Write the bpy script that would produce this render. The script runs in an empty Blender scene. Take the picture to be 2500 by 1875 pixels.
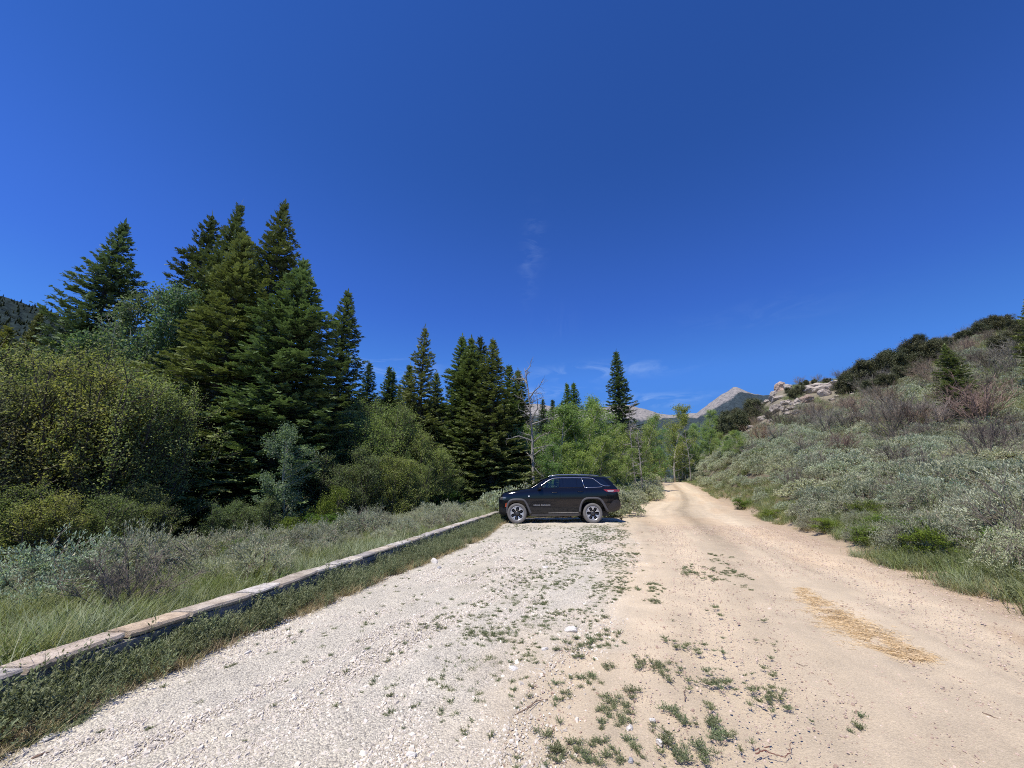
import bpy, bmesh, math, random
import numpy as np
from mathutils import Vector, Matrix

# ------------------------------------------------------------------ camera, sky, sun, exposure
SC = bpy.context.scene
COL = SC.collection
F_PX, HORIZON, CAMH = 950.0, 1180.0, 1.57
PITCH = math.atan((HORIZON - 937.5) / F_PX)
CP, SP = math.cos(PITCH), math.sin(PITCH)
cam_data = bpy.data.cameras.new("camera")
cam = bpy.data.objects.new("camera", cam_data)
COL.objects.link(cam)
cam.location = (0, 0, CAMH)
cam.rotation_euler = (math.pi / 2 + PITCH, 0, 0)
cam_data.sensor_width = 36.0
cam_data.lens = F_PX / 2500.0 * 36.0
cam_data.clip_start = 0.05
cam_data.clip_end = 30000
SC.camera = cam

SUN_VEC = Vector((-0.33, -0.42, 1.0)).normalized()
SUN_EL = math.asin(SUN_VEC.z)
SUN_AZ = math.atan2(SUN_VEC.x, SUN_VEC.y)
w = bpy.data.worlds.new("World")
SC.world = w
w.use_nodes = True
nt = w.node_tree
nt.nodes.clear()
sky = nt.nodes.new("ShaderNodeTexSky")
sky.sky_type = 'NISHITA'
sky.sun_disc = False
sky.sun_elevation = SUN_EL
sky.sun_rotation = SUN_AZ
sky.altitude = 2600
sky.air_density = 1.15
sky.dust_density = 0.0
sky.ozone_density = 3.0
hs = nt.nodes.new("ShaderNodeHueSaturation")
hs.inputs['Hue'].default_value = 0.5
hs.inputs['Saturation'].default_value = 1.0
hs.inputs['Value'].default_value = 1.0
nt.links.new(sky.outputs[0], hs.inputs['Color'])
# thin wisps of cirrus: world-direction noise kept to a few small regions of the sky
tc = nt.nodes.new("ShaderNodeTexCoord")
def wmath(op, a, b=None, c=None):
    n = nt.nodes.new("ShaderNodeMath"); n.operation = op
    for i, v in enumerate((a, b, c)):
        if v is None: continue
        if isinstance(v, (int, float)): n.inputs[i].default_value = v
        else: nt.links.new(v, n.inputs[i])
    return n.outputs[0]
sepd = nt.nodes.new("ShaderNodeSeparateXYZ")
nt.links.new(tc.outputs['Generated'], sepd.inputs[0])
d_az = wmath('ARCTAN2', sepd.outputs[0], sepd.outputs[1])
d_el = wmath('ARCSINE', sepd.outputs[2])
cmb = nt.nodes.new("ShaderNodeCombineXYZ")
nt.links.new(d_az, cmb.inputs[0]); nt.links.new(wmath('MULTIPLY', d_el, 3.2), cmb.inputs[1])
wn = nt.nodes.new("ShaderNodeTexNoise"); wn.inputs['Scale'].default_value = 9; wn.inputs['Detail'].default_value = 7
wn.inputs['Roughness'].default_value = 0.62; wn.inputs['Distortion'].default_value = 0.8
nt.links.new(cmb.outputs[0], wn.inputs['Vector'])
cmb2 = nt.nodes.new("ShaderNodeCombineXYZ")
nt.links.new(wmath('MULTIPLY', d_az, 3.0), cmb2.inputs[0]); nt.links.new(d_el, cmb2.inputs[1])
wn2 = nt.nodes.new("ShaderNodeTexNoise"); wn2.inputs['Scale'].default_value = 9; wn2.inputs['Detail'].default_value = 7
wn2.inputs['Roughness'].default_value = 0.6; wn2.inputs['Distortion'].default_value = 1.2
nt.links.new(cmb2.outputs[0], wn2.inputs['Vector'])
def blob(az0, el0, sa, se, noise):
    a = wmath('POWER', wmath('ABSOLUTE', wmath('DIVIDE', wmath('SUBTRACT', d_az, az0), sa)), 2)
    e = wmath('POWER', wmath('ABSOLUTE', wmath('DIVIDE', wmath('SUBTRACT', d_el, el0), se)), 2)
    g = wmath('EXPONENT', wmath('MULTIPLY', wmath('ADD', a, e), -1))
    m = nt.nodes.new("ShaderNodeMapRange"); m.inputs[1].default_value = 0.46; m.inputs[2].default_value = 0.72
    nt.links.new(noise, m.inputs[0])
    return wmath('MULTIPLY', g, m.outputs[0])
tot = None
for (a0, e0, sa, se, n, k) in ((-.33, .275, .13, .020, wn, .6), (.23, .275, .15, .018, wn, .5), (.02, .225, .17, .014, wn, .55),
                               (.33, .195, .12, .016, wn, .6), (.070, .605, .024, .050, wn, .17), (.045, .53, .022, .06, wn, .10),
                               (.12, .40, .05, .04, wn2, .04), (.62, .36, .16, .03, wn, .05)):
    v = wmath('MULTIPLY', blob(a0, e0, sa, se, n.outputs[0]), k)
    tot = v if tot is None else wmath('ADD', tot, v)
# high mountain air: deeper and more saturated towards the zenith and away from the sun's side
rp = nt.nodes.new("ShaderNodeValToRGB"); rp.color_ramp.interpolation = 'EASE'
for k_ in range(3): rp.color_ramp.elements.new(.5)
for e_, (p_, c_) in zip(rp.color_ramp.elements, ((0.0, (.115, .205, .30)), (.10, (.118, .235, .42)), (.17, (.155, .300, .54)), (.28, (.142, .268, .57)), (.50, (.115, .245, .505)))):
    e_.position = p_; e_.color = (*c_, 1)
nt.links.new(wmath('DIVIDE', d_el, 1.5708), rp.inputs[0])
side = wmath('MULTIPLY', wmath('SUBTRACT', 1.0, wmath('MULTIPLY', sepd.outputs[0], .10)), 3.0)
v1 = nt.nodes.new("ShaderNodeVectorMath"); v1.operation = 'MULTIPLY'; nt.links.new(hs.outputs[0], v1.inputs[0]); nt.links.new(rp.outputs[0], v1.inputs[1])
v2 = nt.nodes.new("ShaderNodeVectorMath"); v2.operation = 'SCALE'; nt.links.new(v1.outputs[0], v2.inputs[0]); nt.links.new(side, v2.inputs['Scale'])
mx = nt.nodes.new("ShaderNodeMix"); mx.data_type = 'RGBA'
nt.links.new(tot, mx.inputs[0]); nt.links.new(v2.outputs[0], mx.inputs[6])
mx.inputs[7].default_value = (4.5, 6.2, 9.5, 1)
bg = nt.nodes.new("ShaderNodeBackground")
bg.inputs['Strength'].default_value = 0.097
nt.links.new(mx.outputs[2], bg.inputs['Color'])
wo = nt.nodes.new("ShaderNodeOutputWorld")
nt.links.new(bg.outputs[0], wo.inputs[0])

sd = bpy.data.lights.new("sun", 'SUN')
sd.energy = 5.0
sd.angle = math.radians(0.53)
sd.color = (1.0, 0.935, 0.82)
sun = bpy.data.objects.new("sun", sd)
COL.objects.link(sun)
sun.rotation_euler = SUN_VEC.to_track_quat('Z', 'Y').to_euler()
sun.location = (0, 0, 60)
SC.view_settings.view_transform = 'Standard'
SC.view_settings.look = 'None'
SC.view_settings.gamma = 1
SC.view_settings.exposure = 0.12
SC.render.engine = 'CYCLES'
SC.cycles.max_bounces = 6
SC.cycles.diffuse_bounces = 3
SC.cycles.transmission_bounces = 5
SC.cycles.transparent_max_bounces = 6
SC.cycles.glossy_bounces = 3
SC.cycles.use_denoising = False
SC.cycles.filter_width = 1.05

# ------------------------------------------------------------------ small helpers
def rng_(s): return np.random.default_rng(s)
def hsh(ix, iy, seed):
    h = (ix.astype(np.int64) * 374761393 + iy.astype(np.int64) * 668265263 + seed * 974634777) & 0xffffffff
    h = ((h ^ (h >> 13)) * 1274126177) & 0xffffffff
    h = (h ^ (h >> 16)) & 0xffffffff
    return h / 4294967295.0
def vnoise(x, y, seed=0):
    x = np.asarray(x, float); y = np.asarray(y, float)
    xi = np.floor(x); yi = np.floor(y); fx = x - xi; fy = y - yi
    fx = fx * fx * (3 - 2 * fx); fy = fy * fy * (3 - 2 * fy)
    a = hsh(xi, yi, seed); b = hsh(xi + 1, yi, seed); c = hsh(xi, yi + 1, seed); d = hsh(xi + 1, yi + 1, seed)
    return (a * (1 - fx) + b * fx) * (1 - fy) + (c * (1 - fx) + d * fx) * fy
def fbm(x, y, seed=0, o=4, g=.5):
    s = 0; a = 1; t = 0
    for k in range(o):
        s = s + a * vnoise(x * 2 ** k, y * 2 ** k, seed + k * 17); t += a; a *= g
    return s / t * 2 - 1
def sstep(a, b, x):
    t = np.clip((x - a) / (b - a), 0, 1); return t * t * (3 - 2 * t)

class Geo:
    def __init__(s): s.v = []; s.f = []; s.n = 0; s.t = []
    def add(s, v, f, m=0, smooth=False, tint=None):
        v = np.asarray(v, float).reshape(-1, 3); f = np.asarray(f, np.int64)
        s.v.append(v); s.f.append((f + s.n, m, smooth))
        s.t.append(np.zeros(len(v)) if tint is None else np.broadcast_to(np.asarray(tint, float), (len(v),)))
        s.n += len(v)
    def mesh(s, name, mats):
        me = bpy.data.meshes.new(name)
        V = np.concatenate(s.v) if s.v else np.zeros((0, 3))
        me.vertices.add(len(V)); me.vertices.foreach_set('co', V.ravel())
        idx = np.concatenate([f.ravel() for f, _, _ in s.f]); tot = np.concatenate([np.full(len(f), f.shape[1]) for f, _, _ in s.f])
        mi = np.concatenate([np.full(len(f), m) for f, m, _ in s.f]); sm = np.concatenate([np.full(len(f), b) for f, _, b in s.f])
        me.loops.add(len(idx)); me.loops.foreach_set('vertex_index', idx.astype(np.int32))
        me.polygons.add(len(tot)); st = np.concatenate([[0], np.cumsum(tot)[:-1]])
        me.polygons.foreach_set('loop_start', st.astype(np.int32))
        me.polygons.foreach_set('loop_total', tot.astype(np.int32))
        for m in (mats if isinstance(mats, (list, tuple)) else [mats]): me.materials.append(m)
        me.polygons.foreach_set('material_index', mi.astype(np.int32))
        me.polygons.foreach_set('use_smooth', sm)
        a = me.attributes.new('tint', 'FLOAT', 'POINT'); a.data.foreach_set('value', np.concatenate(s.t).astype(np.float32))
        me.update(calc_edges=True); me.validate()
        return me
    def build(s, name, mats, parent=None, loc=None):
        return link(name, s.mesh(name, mats), parent, loc)
def link(name, me, parent=None, loc=None):
    o = bpy.data.objects.new(name, me); COL.objects.link(o)
    if parent is not None: o.parent = parent
    if loc is not None: o.location = loc
    return o
def tag(o, label=None, cat=None, group=None, kind=None):
    if label: o['label'] = label
    if cat: o['category'] = cat
    if group: o['group'] = group
    if kind: o['kind'] = kind
    return o
def thing(name, label, cat, loc=(0, 0, 0), rz=0, scale=(1, 1, 1), group=None):
    o = bpy.data.objects.new(name, None); COL.objects.link(o)
    o.empty_display_size = 0.2
    o.location = loc; o.rotation_euler = (0, 0, rz)
    o.scale = scale if not isinstance(scale, (int, float)) else (scale,) * 3
    return tag(o, label, cat, group)

def cards(g, P, D, N, L, W, m=0, tint=None, bend=0):
    """leaf-like rhombi: P base points, D direction, N face normal"""
    D = D / (np.linalg.norm(D, axis=1, keepdims=True) + 1e-9)
    S = np.cross(D, N); S /= (np.linalg.norm(S, axis=1, keepdims=True) + 1e-9)
    L = np.broadcast_to(L, (len(P),))[:, None]; W = np.broadcast_to(W, (len(P),))[:, None]
    mid = P + D * L * .5
    if bend: mid = mid + np.cross(S, D) * L * bend
    V = np.stack([P, mid + S * W * .5, P + D * L, mid - S * W * .5], 1).reshape(-1, 3)
    f = np.arange(len(V)).reshape(-1, 4)
    g.add(V, f, m, False, None if tint is None else np.repeat(tint, 4))
def blades(g, P, D, B, L, W, m=0, tint=None, nseg=3):
    """curved grass blades: start dir D, bend vector B"""
    n = len(P); D = D / np.linalg.norm(D, axis=1, keepdims=True)
    S = np.cross(D, B + 1e-4); S /= (np.linalg.norm(S, axis=1, keepdims=True) + 1e-9)
    L = np.broadcast_to(L, (n,))[:, None]; W = np.broadcast_to(W, (n,))[:, None]
    rows = []
    for k in range(nseg + 1):
        t = k / nseg
        c = P + D * L * t + B * L * t * t
        ww = W * .5 * (1 - t ** 1.6) + W * .03
        rows += [c - S * ww, c + S * ww]
    V = np.stack(rows, 1).reshape(-1, 3); m_ = 2 * (nseg + 1)
    f = []
    for k in range(nseg):
        f.append(np.array([2 * k, 2 * k + 1, 2 * k + 3, 2 * k + 2]))
    f = (np.arange(n)[:, None, None] * m_ + np.array(f)[None]).reshape(-1, 4)
    g.add(V, f, m, False, None if tint is None else np.repeat(tint, m_))
def tubes(g, A, B, ra, rb, m=0, k=4, tint=None):
    A = np.asarray(A, float); B = np.asarray(B, float); n = len(A)
    D = B - A; D /= (np.linalg.norm(D, axis=1, keepdims=True) + 1e-9)
    up = np.where(np.abs(D[:, 2:3]) > .9, np.array([[1., 0, 0]]), np.array([[0, 0, 1.]]))
    U = np.cross(D, up); U /= np.linalg.norm(U, axis=1, keepdims=True); Vv = np.cross(D, U)
    ra = np.broadcast_to(ra, (n,))[:, None]; rb = np.broadcast_to(rb, (n,))[:, None]
    ring0 = []; ring1 = []
    for i in range(k):
        a = 2 * math.pi * i / k
        o = U * math.cos(a) + Vv * math.sin(a)
        ring0.append(A + o * ra); ring1.append(B + o * rb)
    V = np.stack(ring0 + ring1, 1).reshape(-1, 3)
    f = np.array([[i, (i + 1) % k, k + (i + 1) % k, k + i] for i in range(k)])
    f = (np.arange(n)[:, None, None] * 2 * k + f[None]).reshape(-1, 4)
    g.add(V, f, m, k > 4, None if tint is None else np.repeat(tint, 2 * k))
def polytube(g, pts, rad, m=0, k=8, cap=True, smooth=True, tint=0.0):
    pts = np.asarray(pts, float); n = len(pts); rad = np.broadcast_to(rad, (n,))
    T = np.gradient(pts, axis=0); T /= (np.linalg.norm(T, axis=1, keepdims=True) + 1e-9)
    ref = np.array([0, 0, 1.]) if abs(T[0, 2]) < .9 else np.array([1., 0, 0])
    V = []; U = np.cross(T[0], ref); U /= np.linalg.norm(U)
    for i in range(n):
        U = U - T[i] * np.dot(U, T[i]); U /= (np.linalg.norm(U) + 1e-9); W_ = np.cross(T[i], U)
        for j in range(k):
            a = 2 * math.pi * j / k
            V.append(pts[i] + rad[i] * (U * math.cos(a) + W_ * math.sin(a)))
    f = [[i * k + j, i * k + (j + 1) % k, (i + 1) * k + (j + 1) % k, (i + 1) * k + j] for i in range(n - 1) for j in range(k)]
    g.add(V, f, m, smooth, tint)
    if cap:
        c = np.array([list(range(k))[::-1], list(range((n - 1) * k, n * k))])
        g.f.append((c + g.n - len(V), m, False))

# ------------------------------------------------------------------ materials
def new_mat(name):
    m = bpy.data.materials.new(name); m.use_nodes = True
    n = m.node_tree; n.nodes.clear()
    out = n.nodes.new("ShaderNodeOutputMaterial")
    return m, n, out
def N(n, t, **kw):
    x = n.nodes.new(t)
    for k, v in kw.items():
        if k in x.bl_rna.properties: setattr(x, k, v)
        else: x.inputs[k].default_value = v
    return x
def ramp(n, fac, stops):
    r = n.nodes.new("ShaderNodeValToRGB")
    while len(r.color_ramp.elements) < len(stops): r.color_ramp.elements.new(.5)
    for e, (p, c) in zip(r.color_ramp.elements, stops):
        e.position = p; e.color = (*c, 1)
    n.links.new(fac, r.inputs[0]); return r.outputs[0]
def mixc(n, fac, a, b, mode='MIX'):
    x = n.nodes.new("ShaderNodeMix"); x.data_type = 'RGBA'; x.blend_type = mode
    for s, v in ((0, fac), (6, a), (7, b)):
        if isinstance(v, (int, float)): x.inputs[s].default_value = v
        elif isinstance(v, tuple): x.inputs[s].default_value = (*v, 1)
        else: n.links.new(v, x.inputs[s])
    return x.outputs[2]
def simple(name, col, rough=.5, metal=0, spec=.5, noise=0, nscale=20, coat=0, emis=None):
    m, n, out = new_mat(name)
    b = N(n, "ShaderNodeBsdfPrincipled", Roughness=rough, Metallic=metal)
    b.inputs['Specular IOR Level'].default_value = spec
    b.inputs['Coat Weight'].default_value = coat; b.inputs['Coat Roughness'].default_value = .03
    if noise:
        t = N(n, "ShaderNodeTexCoord"); z = N(n, "ShaderNodeTexNoise", Scale=nscale, Detail=6)
        n.links.new(t.outputs['Object'], z.inputs['Vector'])
        c = mixc(n, z.outputs[0], tuple(x * (1 - noise) for x in col), tuple(min(1, x * (1 + noise)) for x in col))
        n.links.new(c, b.inputs['Base Color'])
    else: b.inputs['Base Color'].default_value = (*col, 1)
    n.links.new(b.outputs[0], out.inputs[0]); return m
def leafmat(name, c0, c1, trans=.25, rough=.55, rnd=.35, objcol=False, tipc=None):
    """tint attribute -> between c0 and c1, varied per object"""
    m, n, out = new_mat(name)
    at = N(n, "ShaderNodeAttribute", attribute_name='tint')
    oi = N(n, "ShaderNodeObjectInfo")
    c = mixc(n, at.outputs['Fac'], c0, c1)
    hsv = N(n, "ShaderNodeHueSaturation")
    mr = N(n, "ShaderNodeMapRange"); mr.inputs[3].default_value = 1 - rnd; mr.inputs[4].default_value = 1 + rnd
    n.links.new(oi.outputs['Random'], mr.inputs[0]); n.links.new(mr.outputs[0], hsv.inputs['Value'])
    m2 = N(n, "ShaderNodeMath", operation='MULTIPLY_ADD'); n.links.new(oi.outputs['Random'], m2.inputs[0])
    fr = N(n, "ShaderNodeMath", operation='FRACT'); m3 = N(n, "ShaderNodeMath", operation='MULTIPLY'); m3.inputs[1].default_value = 7.31
    n.links.new(oi.outputs['Random'], m3.inputs[0]); n.links.new(m3.outputs[0], fr.inputs[0])
    n.links.new(fr.outputs[0], m2.inputs[0]); m2.inputs[1].default_value = .05; m2.inputs[2].default_value = .475
    n.links.new(m2.outputs[0], hsv.inputs['Hue'])
    n.links.new(c, hsv.inputs['Color']); c = hsv.outputs[0]
    if objcol: c = mixc(n, 1.0, c, oi.outputs['Color'], 'MULTIPLY')
    b = N(n, "ShaderNodeBsdfPrincipled", Roughness=rough); b.inputs['Specular IOR Level'].default_value = .18
    n.links.new(c, b.inputs['Base Color'])
    tr = N(n, "ShaderNodeBsdfTranslucent")
    tcx = mixc(n, 1.0, c, (1.25, 1.35, .7), 'MULTIPLY'); n.links.new(tcx, tr.inputs[0])
    ms = N(n, "ShaderNodeMixShader"); ms.inputs[0].default_value = trans
    n.links.new(b.outputs[0], ms.inputs[1]); n.links.new(tr.outputs[0], ms.inputs[2])
    n.links.new(ms.outputs[0], out.inputs[0]); return m
def barkmat(name, c0, c1, scale=12, rough=.85):
    m, n, out = new_mat(name)
    t = N(n, "ShaderNodeTexCoord"); mp = N(n, "ShaderNodeMapping"); mp.inputs['Scale'].default_value = (1, 1, .35)
    z = N(n, "ShaderNodeTexNoise", Scale=scale, Detail=8, Roughness=.7)
    n.links.new(t.outputs['Object'], mp.inputs[0]); n.links.new(mp.outputs[0], z.inputs['Vector'])
    c = ramp(n, z.outputs[0], [(.35, c0), (.62, c1)])
    b = N(n, "ShaderNodeBsdfPrincipled", Roughness=rough); n.links.new(c, b.inputs['Base Color'])
    bp = N(n, "ShaderNodeBump", Strength=.5, Distance=.02); n.links.new(z.outputs[0], bp.inputs['Height']); n.links.new(bp.outputs[0], b.inputs['Normal'])
    n.links.new(b.outputs[0], out.inputs[0]); return m

# ------------------------------------------------------------------ photo geometry -> world points
def ray(px, py):
    a = 937.5 - py
    return np.array([px - 1250.0, F_PX * CP - a * SP, a * CP + F_PX * SP])
# ------------------------------------------------------------------ terrain
XW = lambda y: -4.06 + 0.182 * y                      # stone wall line (road face)
_RY = [-60, -10, 0, 5.67, 7.99, 15.08, 24.7, 36.9, 62, 80, 110, 160]
_RX = [-12, 1.8, 5.1, 6.72, 7.39, 9.97, 13.6, 18.1, 27.0, 31, 34, 34]
XR = lambda y: np.interp(y, _RY, _RX)                 # right edge of the dirt road
XB = lambda y: np.interp(y, [-60, -10, 0, 2.69, 4.37, 7.85, 14.8, 18.5, 23.3, 31, 38, 62, 80, 110, 160],
                         [-22, -3, -1.0, -.12, .53, 2.05, 3.97, 4.9, 6.3, 10.6, 13.6, 22.0, 26.2, 29, 29])  # dirt / gravel line, then left road edge
XG = lambda y: np.interp(y, [-60, 0, 2.7, 3.31, 4.39, 4.89, 6.8, 8.15, 12.2, 15.6, 20],
                         [-14, -3.35, -3.02, -3.02, -2.86, -2.65, -2.26, -1.85, -.85, -.5, .3])              # left edge of gravel
ZR = lambda y: np.interp(y, [-60, 17, 20, 24, 28, 31, 34, 37, 44, 50, 56, 62, 68, 80, 110, 300],
                         [0, 0, .02, .09, .2, .3, .43, .58, .95, 1.25, 1.52, 1.70, 1.78, 1.70, 1.4, 2.5])
_sk = [(1560, 1180), (1600, 1168), (1680, 1140), (1756, 1072), (1800, 1035), (1840, 1004), (1861, 988), (1896, 958), (1964, 938), (2017, 936), (2055, 926),
       (2137, 894), (2234, 860), (2330, 832), (2398, 806), (2500, 790), (2700, 770), (3100, 800), (4000, 950)]
_sg = [(1560, 1178), (1700, 1160), (1756, 1135), (1800, 1108), (1900, 1094), (2017, 1088), (2200, 1076), (2500, 1060), (2700, 1050), (3100, 1040), (4000, 1060)]
def _azt(l):
    a = []; e = []
    for p in l:
        d = ray(*p); a.append(math.atan2(d[0], d[1])); e.append(d[2] / math.hypot(d[0], d[1]))
    return a, e
SK_A, SK_T = _azt(_sk); SG_A, SG_T = _azt(_sg)
def R2(az): return np.interp(az, np.radians([18, 24, 32, 40, 55, 90]), [190, 175, 150, 135, 118, 110])
def H(x, y):
    x = np.asarray(x, float); y = np.asarray(y, float)
    base = ZR(y)
    dl = XW(np.clip(y, -60, 24)) - .3 - x
    base = base + .13 * sstep(-.25, .25, dl) - 1.05 * sstep(.8, 9, dl) - .5 * sstep(9, 30, dl)
    base = base + .10 * fbm(x * .35, y * .35, 5, 3) * sstep(.3, 2, dl)
    r = np.hypot(x, y); az = np.arctan2(x, y)
    # hill to the right
    ta = np.tan(np.clip(az, math.radians(22.5), math.radians(100)))
    ta = np.where(az > math.radians(89), 50, ta)
    y0 = np.clip((6.72 - .368 * 5.67) / np.maximum(ta - .368, .02), 0, 75)
    r0 = np.hypot(y0, XR(y0)); z0 = ZR(y0)
    r1 = np.maximum(45, r0 + 22); z1 = CAMH + np.interp(az, SG_A, SG_T) * r1
    r2 = np.maximum(R2(az), r1 + 40); z2 = CAMH + np.interp(az, SK_A, SK_T) * r2
    t1 = np.clip((r - r0) / (r1 - r0), 0, 1); t2 = np.clip((r - r1) / (r2 - r1), 0, 1)
    t3 = np.clip((r - r2) / 90, 0, 1); t4 = sstep(0, 1, (r - r2 - 60) / 700)
    hz = z0 + (z1 - z0) * (t1 ** 1.15) + (z2 - z1) * (t2 * .86 + .14 * sstep(0, 1, t2)) - 5 * t3 * t3
    hz = hz * (1 - t4) + 4 * t4
    hz = hz + .22 * fbm(x * .25, y * .25, 9, 4) * t1 + 1.3 * fbm(x * .045, y * .045, 31, 4) * sstep(0, .3, t2) * (1 - sstep(.75, 1, t2)) + .5 * fbm(x * .3, y * .3, 33, 3) * t2
    wgt = sstep(math.radians(22.5), math.radians(26.5), az) * (1 - sstep(math.radians(95), math.radians(120), az)) * (r > r0)
    out = base * (1 - wgt) + hz * wgt
    return out
def gp(px, py, z=0.0):
    d = ray(px, py); t = (z - CAMH) / d[2]; return d[0] * t, d[1] * t
def gh(px, py, rmax=300.0):
    """where the sight line through a photo point meets the terrain"""
    d = ray(px, py); h = math.hypot(d[0], d[1])
    rr = np.concatenate([np.linspace(1.5, 40, 800), np.linspace(40.1, rmax, 1500)])
    X = d[0] / h * rr; Y = d[1] / h * rr; Z = CAMH + d[2] / h * rr
    k = np.nonzero(Z < H(X, Y))[0]
    if len(k) == 0: k = [int(np.argmin(Z - H(X, Y) + np.where(rr < 60, 99, 0)))]
    return float(X[k[0]]), float(Y[k[0]])

def grid_geo(X, Y, Z, closed=False):
    a, b = X.shape
    V = np.stack([X, Y, Z], -1).reshape(-1, 3)
    i, j = np.meshgrid(np.arange(a - 1), np.arange(b - 1), indexing='ij')
    f = np.stack([i * b + j, i * b + j + 1, (i + 1) * b + j + 1, (i + 1) * b + j], -1).reshape(-1, 4)
    return V, f
def colattr(me, C):
    a = me.attributes.new('Col', 'FLOAT_COLOR', 'POINT')
    a.data.foreach_set('color', np.concatenate([C, np.ones((len(C), 1))], 1).astype(np.float32).ravel())

def soilmat(name, bump=.6, grain=90, cell=55, amt=.35, chip=0.0):
    m, n, out = new_mat(name)
    at = N(n, "ShaderNodeAttribute", attribute_name='Col')
    aa = N(n, "ShaderNodeAttribute", attribute_name='gravel')
    tc_ = N(n, "ShaderNodeTexCoord")
    nz = N(n, "ShaderNodeTexNoise", Scale=grain, Detail=5, Roughness=.75)
    vo = N(n, "ShaderNodeTexVoronoi", Scale=cell)
    vo2 = N(n, "ShaderNodeTexVoronoi", Scale=cell * .42)
    nl = N(n, "ShaderNodeTexNoise", Scale=2.2, Detail=5, Roughness=.6)
    for q in (nz, vo, vo2, nl): n.links.new(tc_.outputs['Object'], q.inputs['Vector'])
    g1 = ramp(n, nz.outputs[0], [(.30, (1 - amt,) * 3), (.68, (1 + amt * .9,) * 3)])
    c = mixc(n, 1.0, at.outputs['Color'], g1, 'MULTIPLY')
    # gravel: per-cell stone colour, with shade between stones painted as dark gaps
    sp = N(n, "ShaderNodeSeparateColor"); n.links.new(vo.outputs['Color'], sp.inputs[0])
    st = ramp(n, sp.outputs[0], [(0, (.55, .54, .55)), (.25, (.86, .85, .84)), (.6, (1.0, .99, .97)), (1, (1.22, 1.20, 1.15))])
    gap = ramp(n, vo.outputs['Distance'], [(.0, (1, 1, 1)), (.62, (.95, .94, .93)), (.98, (.42, .40, .39))])
    cg = mixc(n, 1.0, c, mixc(n, 1.0, st, gap, 'MULTIPLY'), 'MULTIPLY')
    c = mixc(n, aa.outputs['Fac'], c, cg)
    big = ramp(n, nl.outputs[0], [(.3, (.9, .9, .9)), (.7, (1.08, 1.07, 1.05))])
    c = mixc(n, 1.0, c, big, 'MULTIPLY')
    b = N(n, "ShaderNodeBsdfPrincipled", Roughness=.9); b.inputs['Specular IOR Level'].default_value = .2
    n.links.new(c, b.inputs['Base Color'])
    h1 = N(n, "ShaderNodeMath", operation='MULTIPLY'); n.links.new(vo.outputs['Distance'], h1.inputs[0]); n.links.new(aa.outputs['Fac'], h1.inputs[1])
    h2 = N(n, "ShaderNodeMath", operation='MULTIPLY_ADD'); n.links.new(h1.outputs[0], h2.inputs[0]); h2.inputs[1].default_value = -1.1; n.links.new(nz.outputs[0], h2.inputs[2])
    bp = N(n, "ShaderNodeBump", Strength=bump, Distance=.012); n.links.new(h2.outputs[0], bp.inputs['Height'])
    n.links.new(bp.outputs[0], b.inputs['Normal'])
    n.links.new(b.outputs[0], out.inputs[0]); return m

# ---- ground: one polar sheet out to the mountains
def azsteps():
    a = np.concatenate([np.arange(-180, -62, 4.0), np.arange(-62, 20, .8), np.arange(20, 66, .33), np.arange(66, 181, 4.0)])
    return np.radians(np.append(a[a < 180], 180.0))
AZ = azsteps()
RR = np.concatenate([[.02, .5, 1.0], np.geomspace(1.5, 200, 230), np.geomspace(208, 7000, 40)])
A_, R_ = np.meshgrid(AZ, RR, indexing='ij')
GX, GY = R_ * np.sin(A_), R_ * np.cos(A_)
GZ = H(GX, GY)
inlot = (GX > XG(GY) + .12) & (GX < XR(GY) - .12) & (GY < 70) & (GY > -40)
GZ = GZ - .10 * inlot
V, f = grid_geo(GX, GY, GZ)
g = Geo(); g.add(V, f[:, ::-1], 0, True)
soil = soilmat("soil", bump=.7, grain=40, cell=30, amt=.3)
gme = g.mesh("ground", soil)
nf = fbm(V[:, 0] * .6, V[:, 1] * .6, 3, 4)[:, None]
Cg = np.array([[.15, .125, .085]]) * (1 + .3 * nf)
lf = (V[:, 0] < XW(V[:, 1]))[:, None]
Cg = np.where(lf, np.array([[.10, .095, .055]]) * (1 + .3 * nf), Cg)
hl = sstep(40, 60, np.hypot(V[:, 0], V[:, 1]))[:, None] * (V[:, 0:1] > 10)
Cg = Cg * (1 - hl) + np.array([[.22, .195, .14]]) * (1 + .35 * nf) * hl
edge = (1 - sstep(0, 1.6, np.abs(V[:, 0] - XR(V[:, 1]))))[:, None] * (V[:, 1:2] < 75)
Cg = Cg * (1 - edge) + np.array([[.42, .33, .235]]) * edge
colattr(gme, Cg)
ground = link("ground", gme); tag(ground, kind='structure')

# ---- gravel lot and dirt road sheets
def strip(name, xl, xr, ys, nc, colf, gravf, dz, mat, rel):
    t = np.linspace(0, 1, nc)
    Yg, Tg = np.meshgrid(ys, t, indexing='ij')
    L, Rr = xl(Yg), xr(Yg)
    wob = .10 * fbm(Yg * 1.6, Tg * 0 + 3.3, 41, 4) ; wob2 = .16 * fbm(Yg * 1.1, Tg * 0 + 9.3, 43, 5)
    X = L + (Rr - L) * Tg + wob * (1 - Tg) ** 8 + wob2 * Tg ** 8
    Z = H(X, Yg) + dz + rel(X, Yg, Tg)
    Z = Z - .05 * ((Tg == 0) | (Tg == 1))
    V, f = grid_geo(X, Yg, Z)
    g = Geo(); g.add(V, f[:, ::-1], 0, True); me = g.mesh(name, mat)
    C, G_ = colf(V[:, 0], V[:, 1], Tg.ravel()), gravf(V[:, 0], V[:, 1], Tg.ravel())
    colattr(me, C); a = me.attributes.new('gravel', 'FLOAT', 'POINT'); a.data.foreach_set('value', G_.astype(np.float32))
    o = link(name, me); tag(o, kind='structure'); return o
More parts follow.
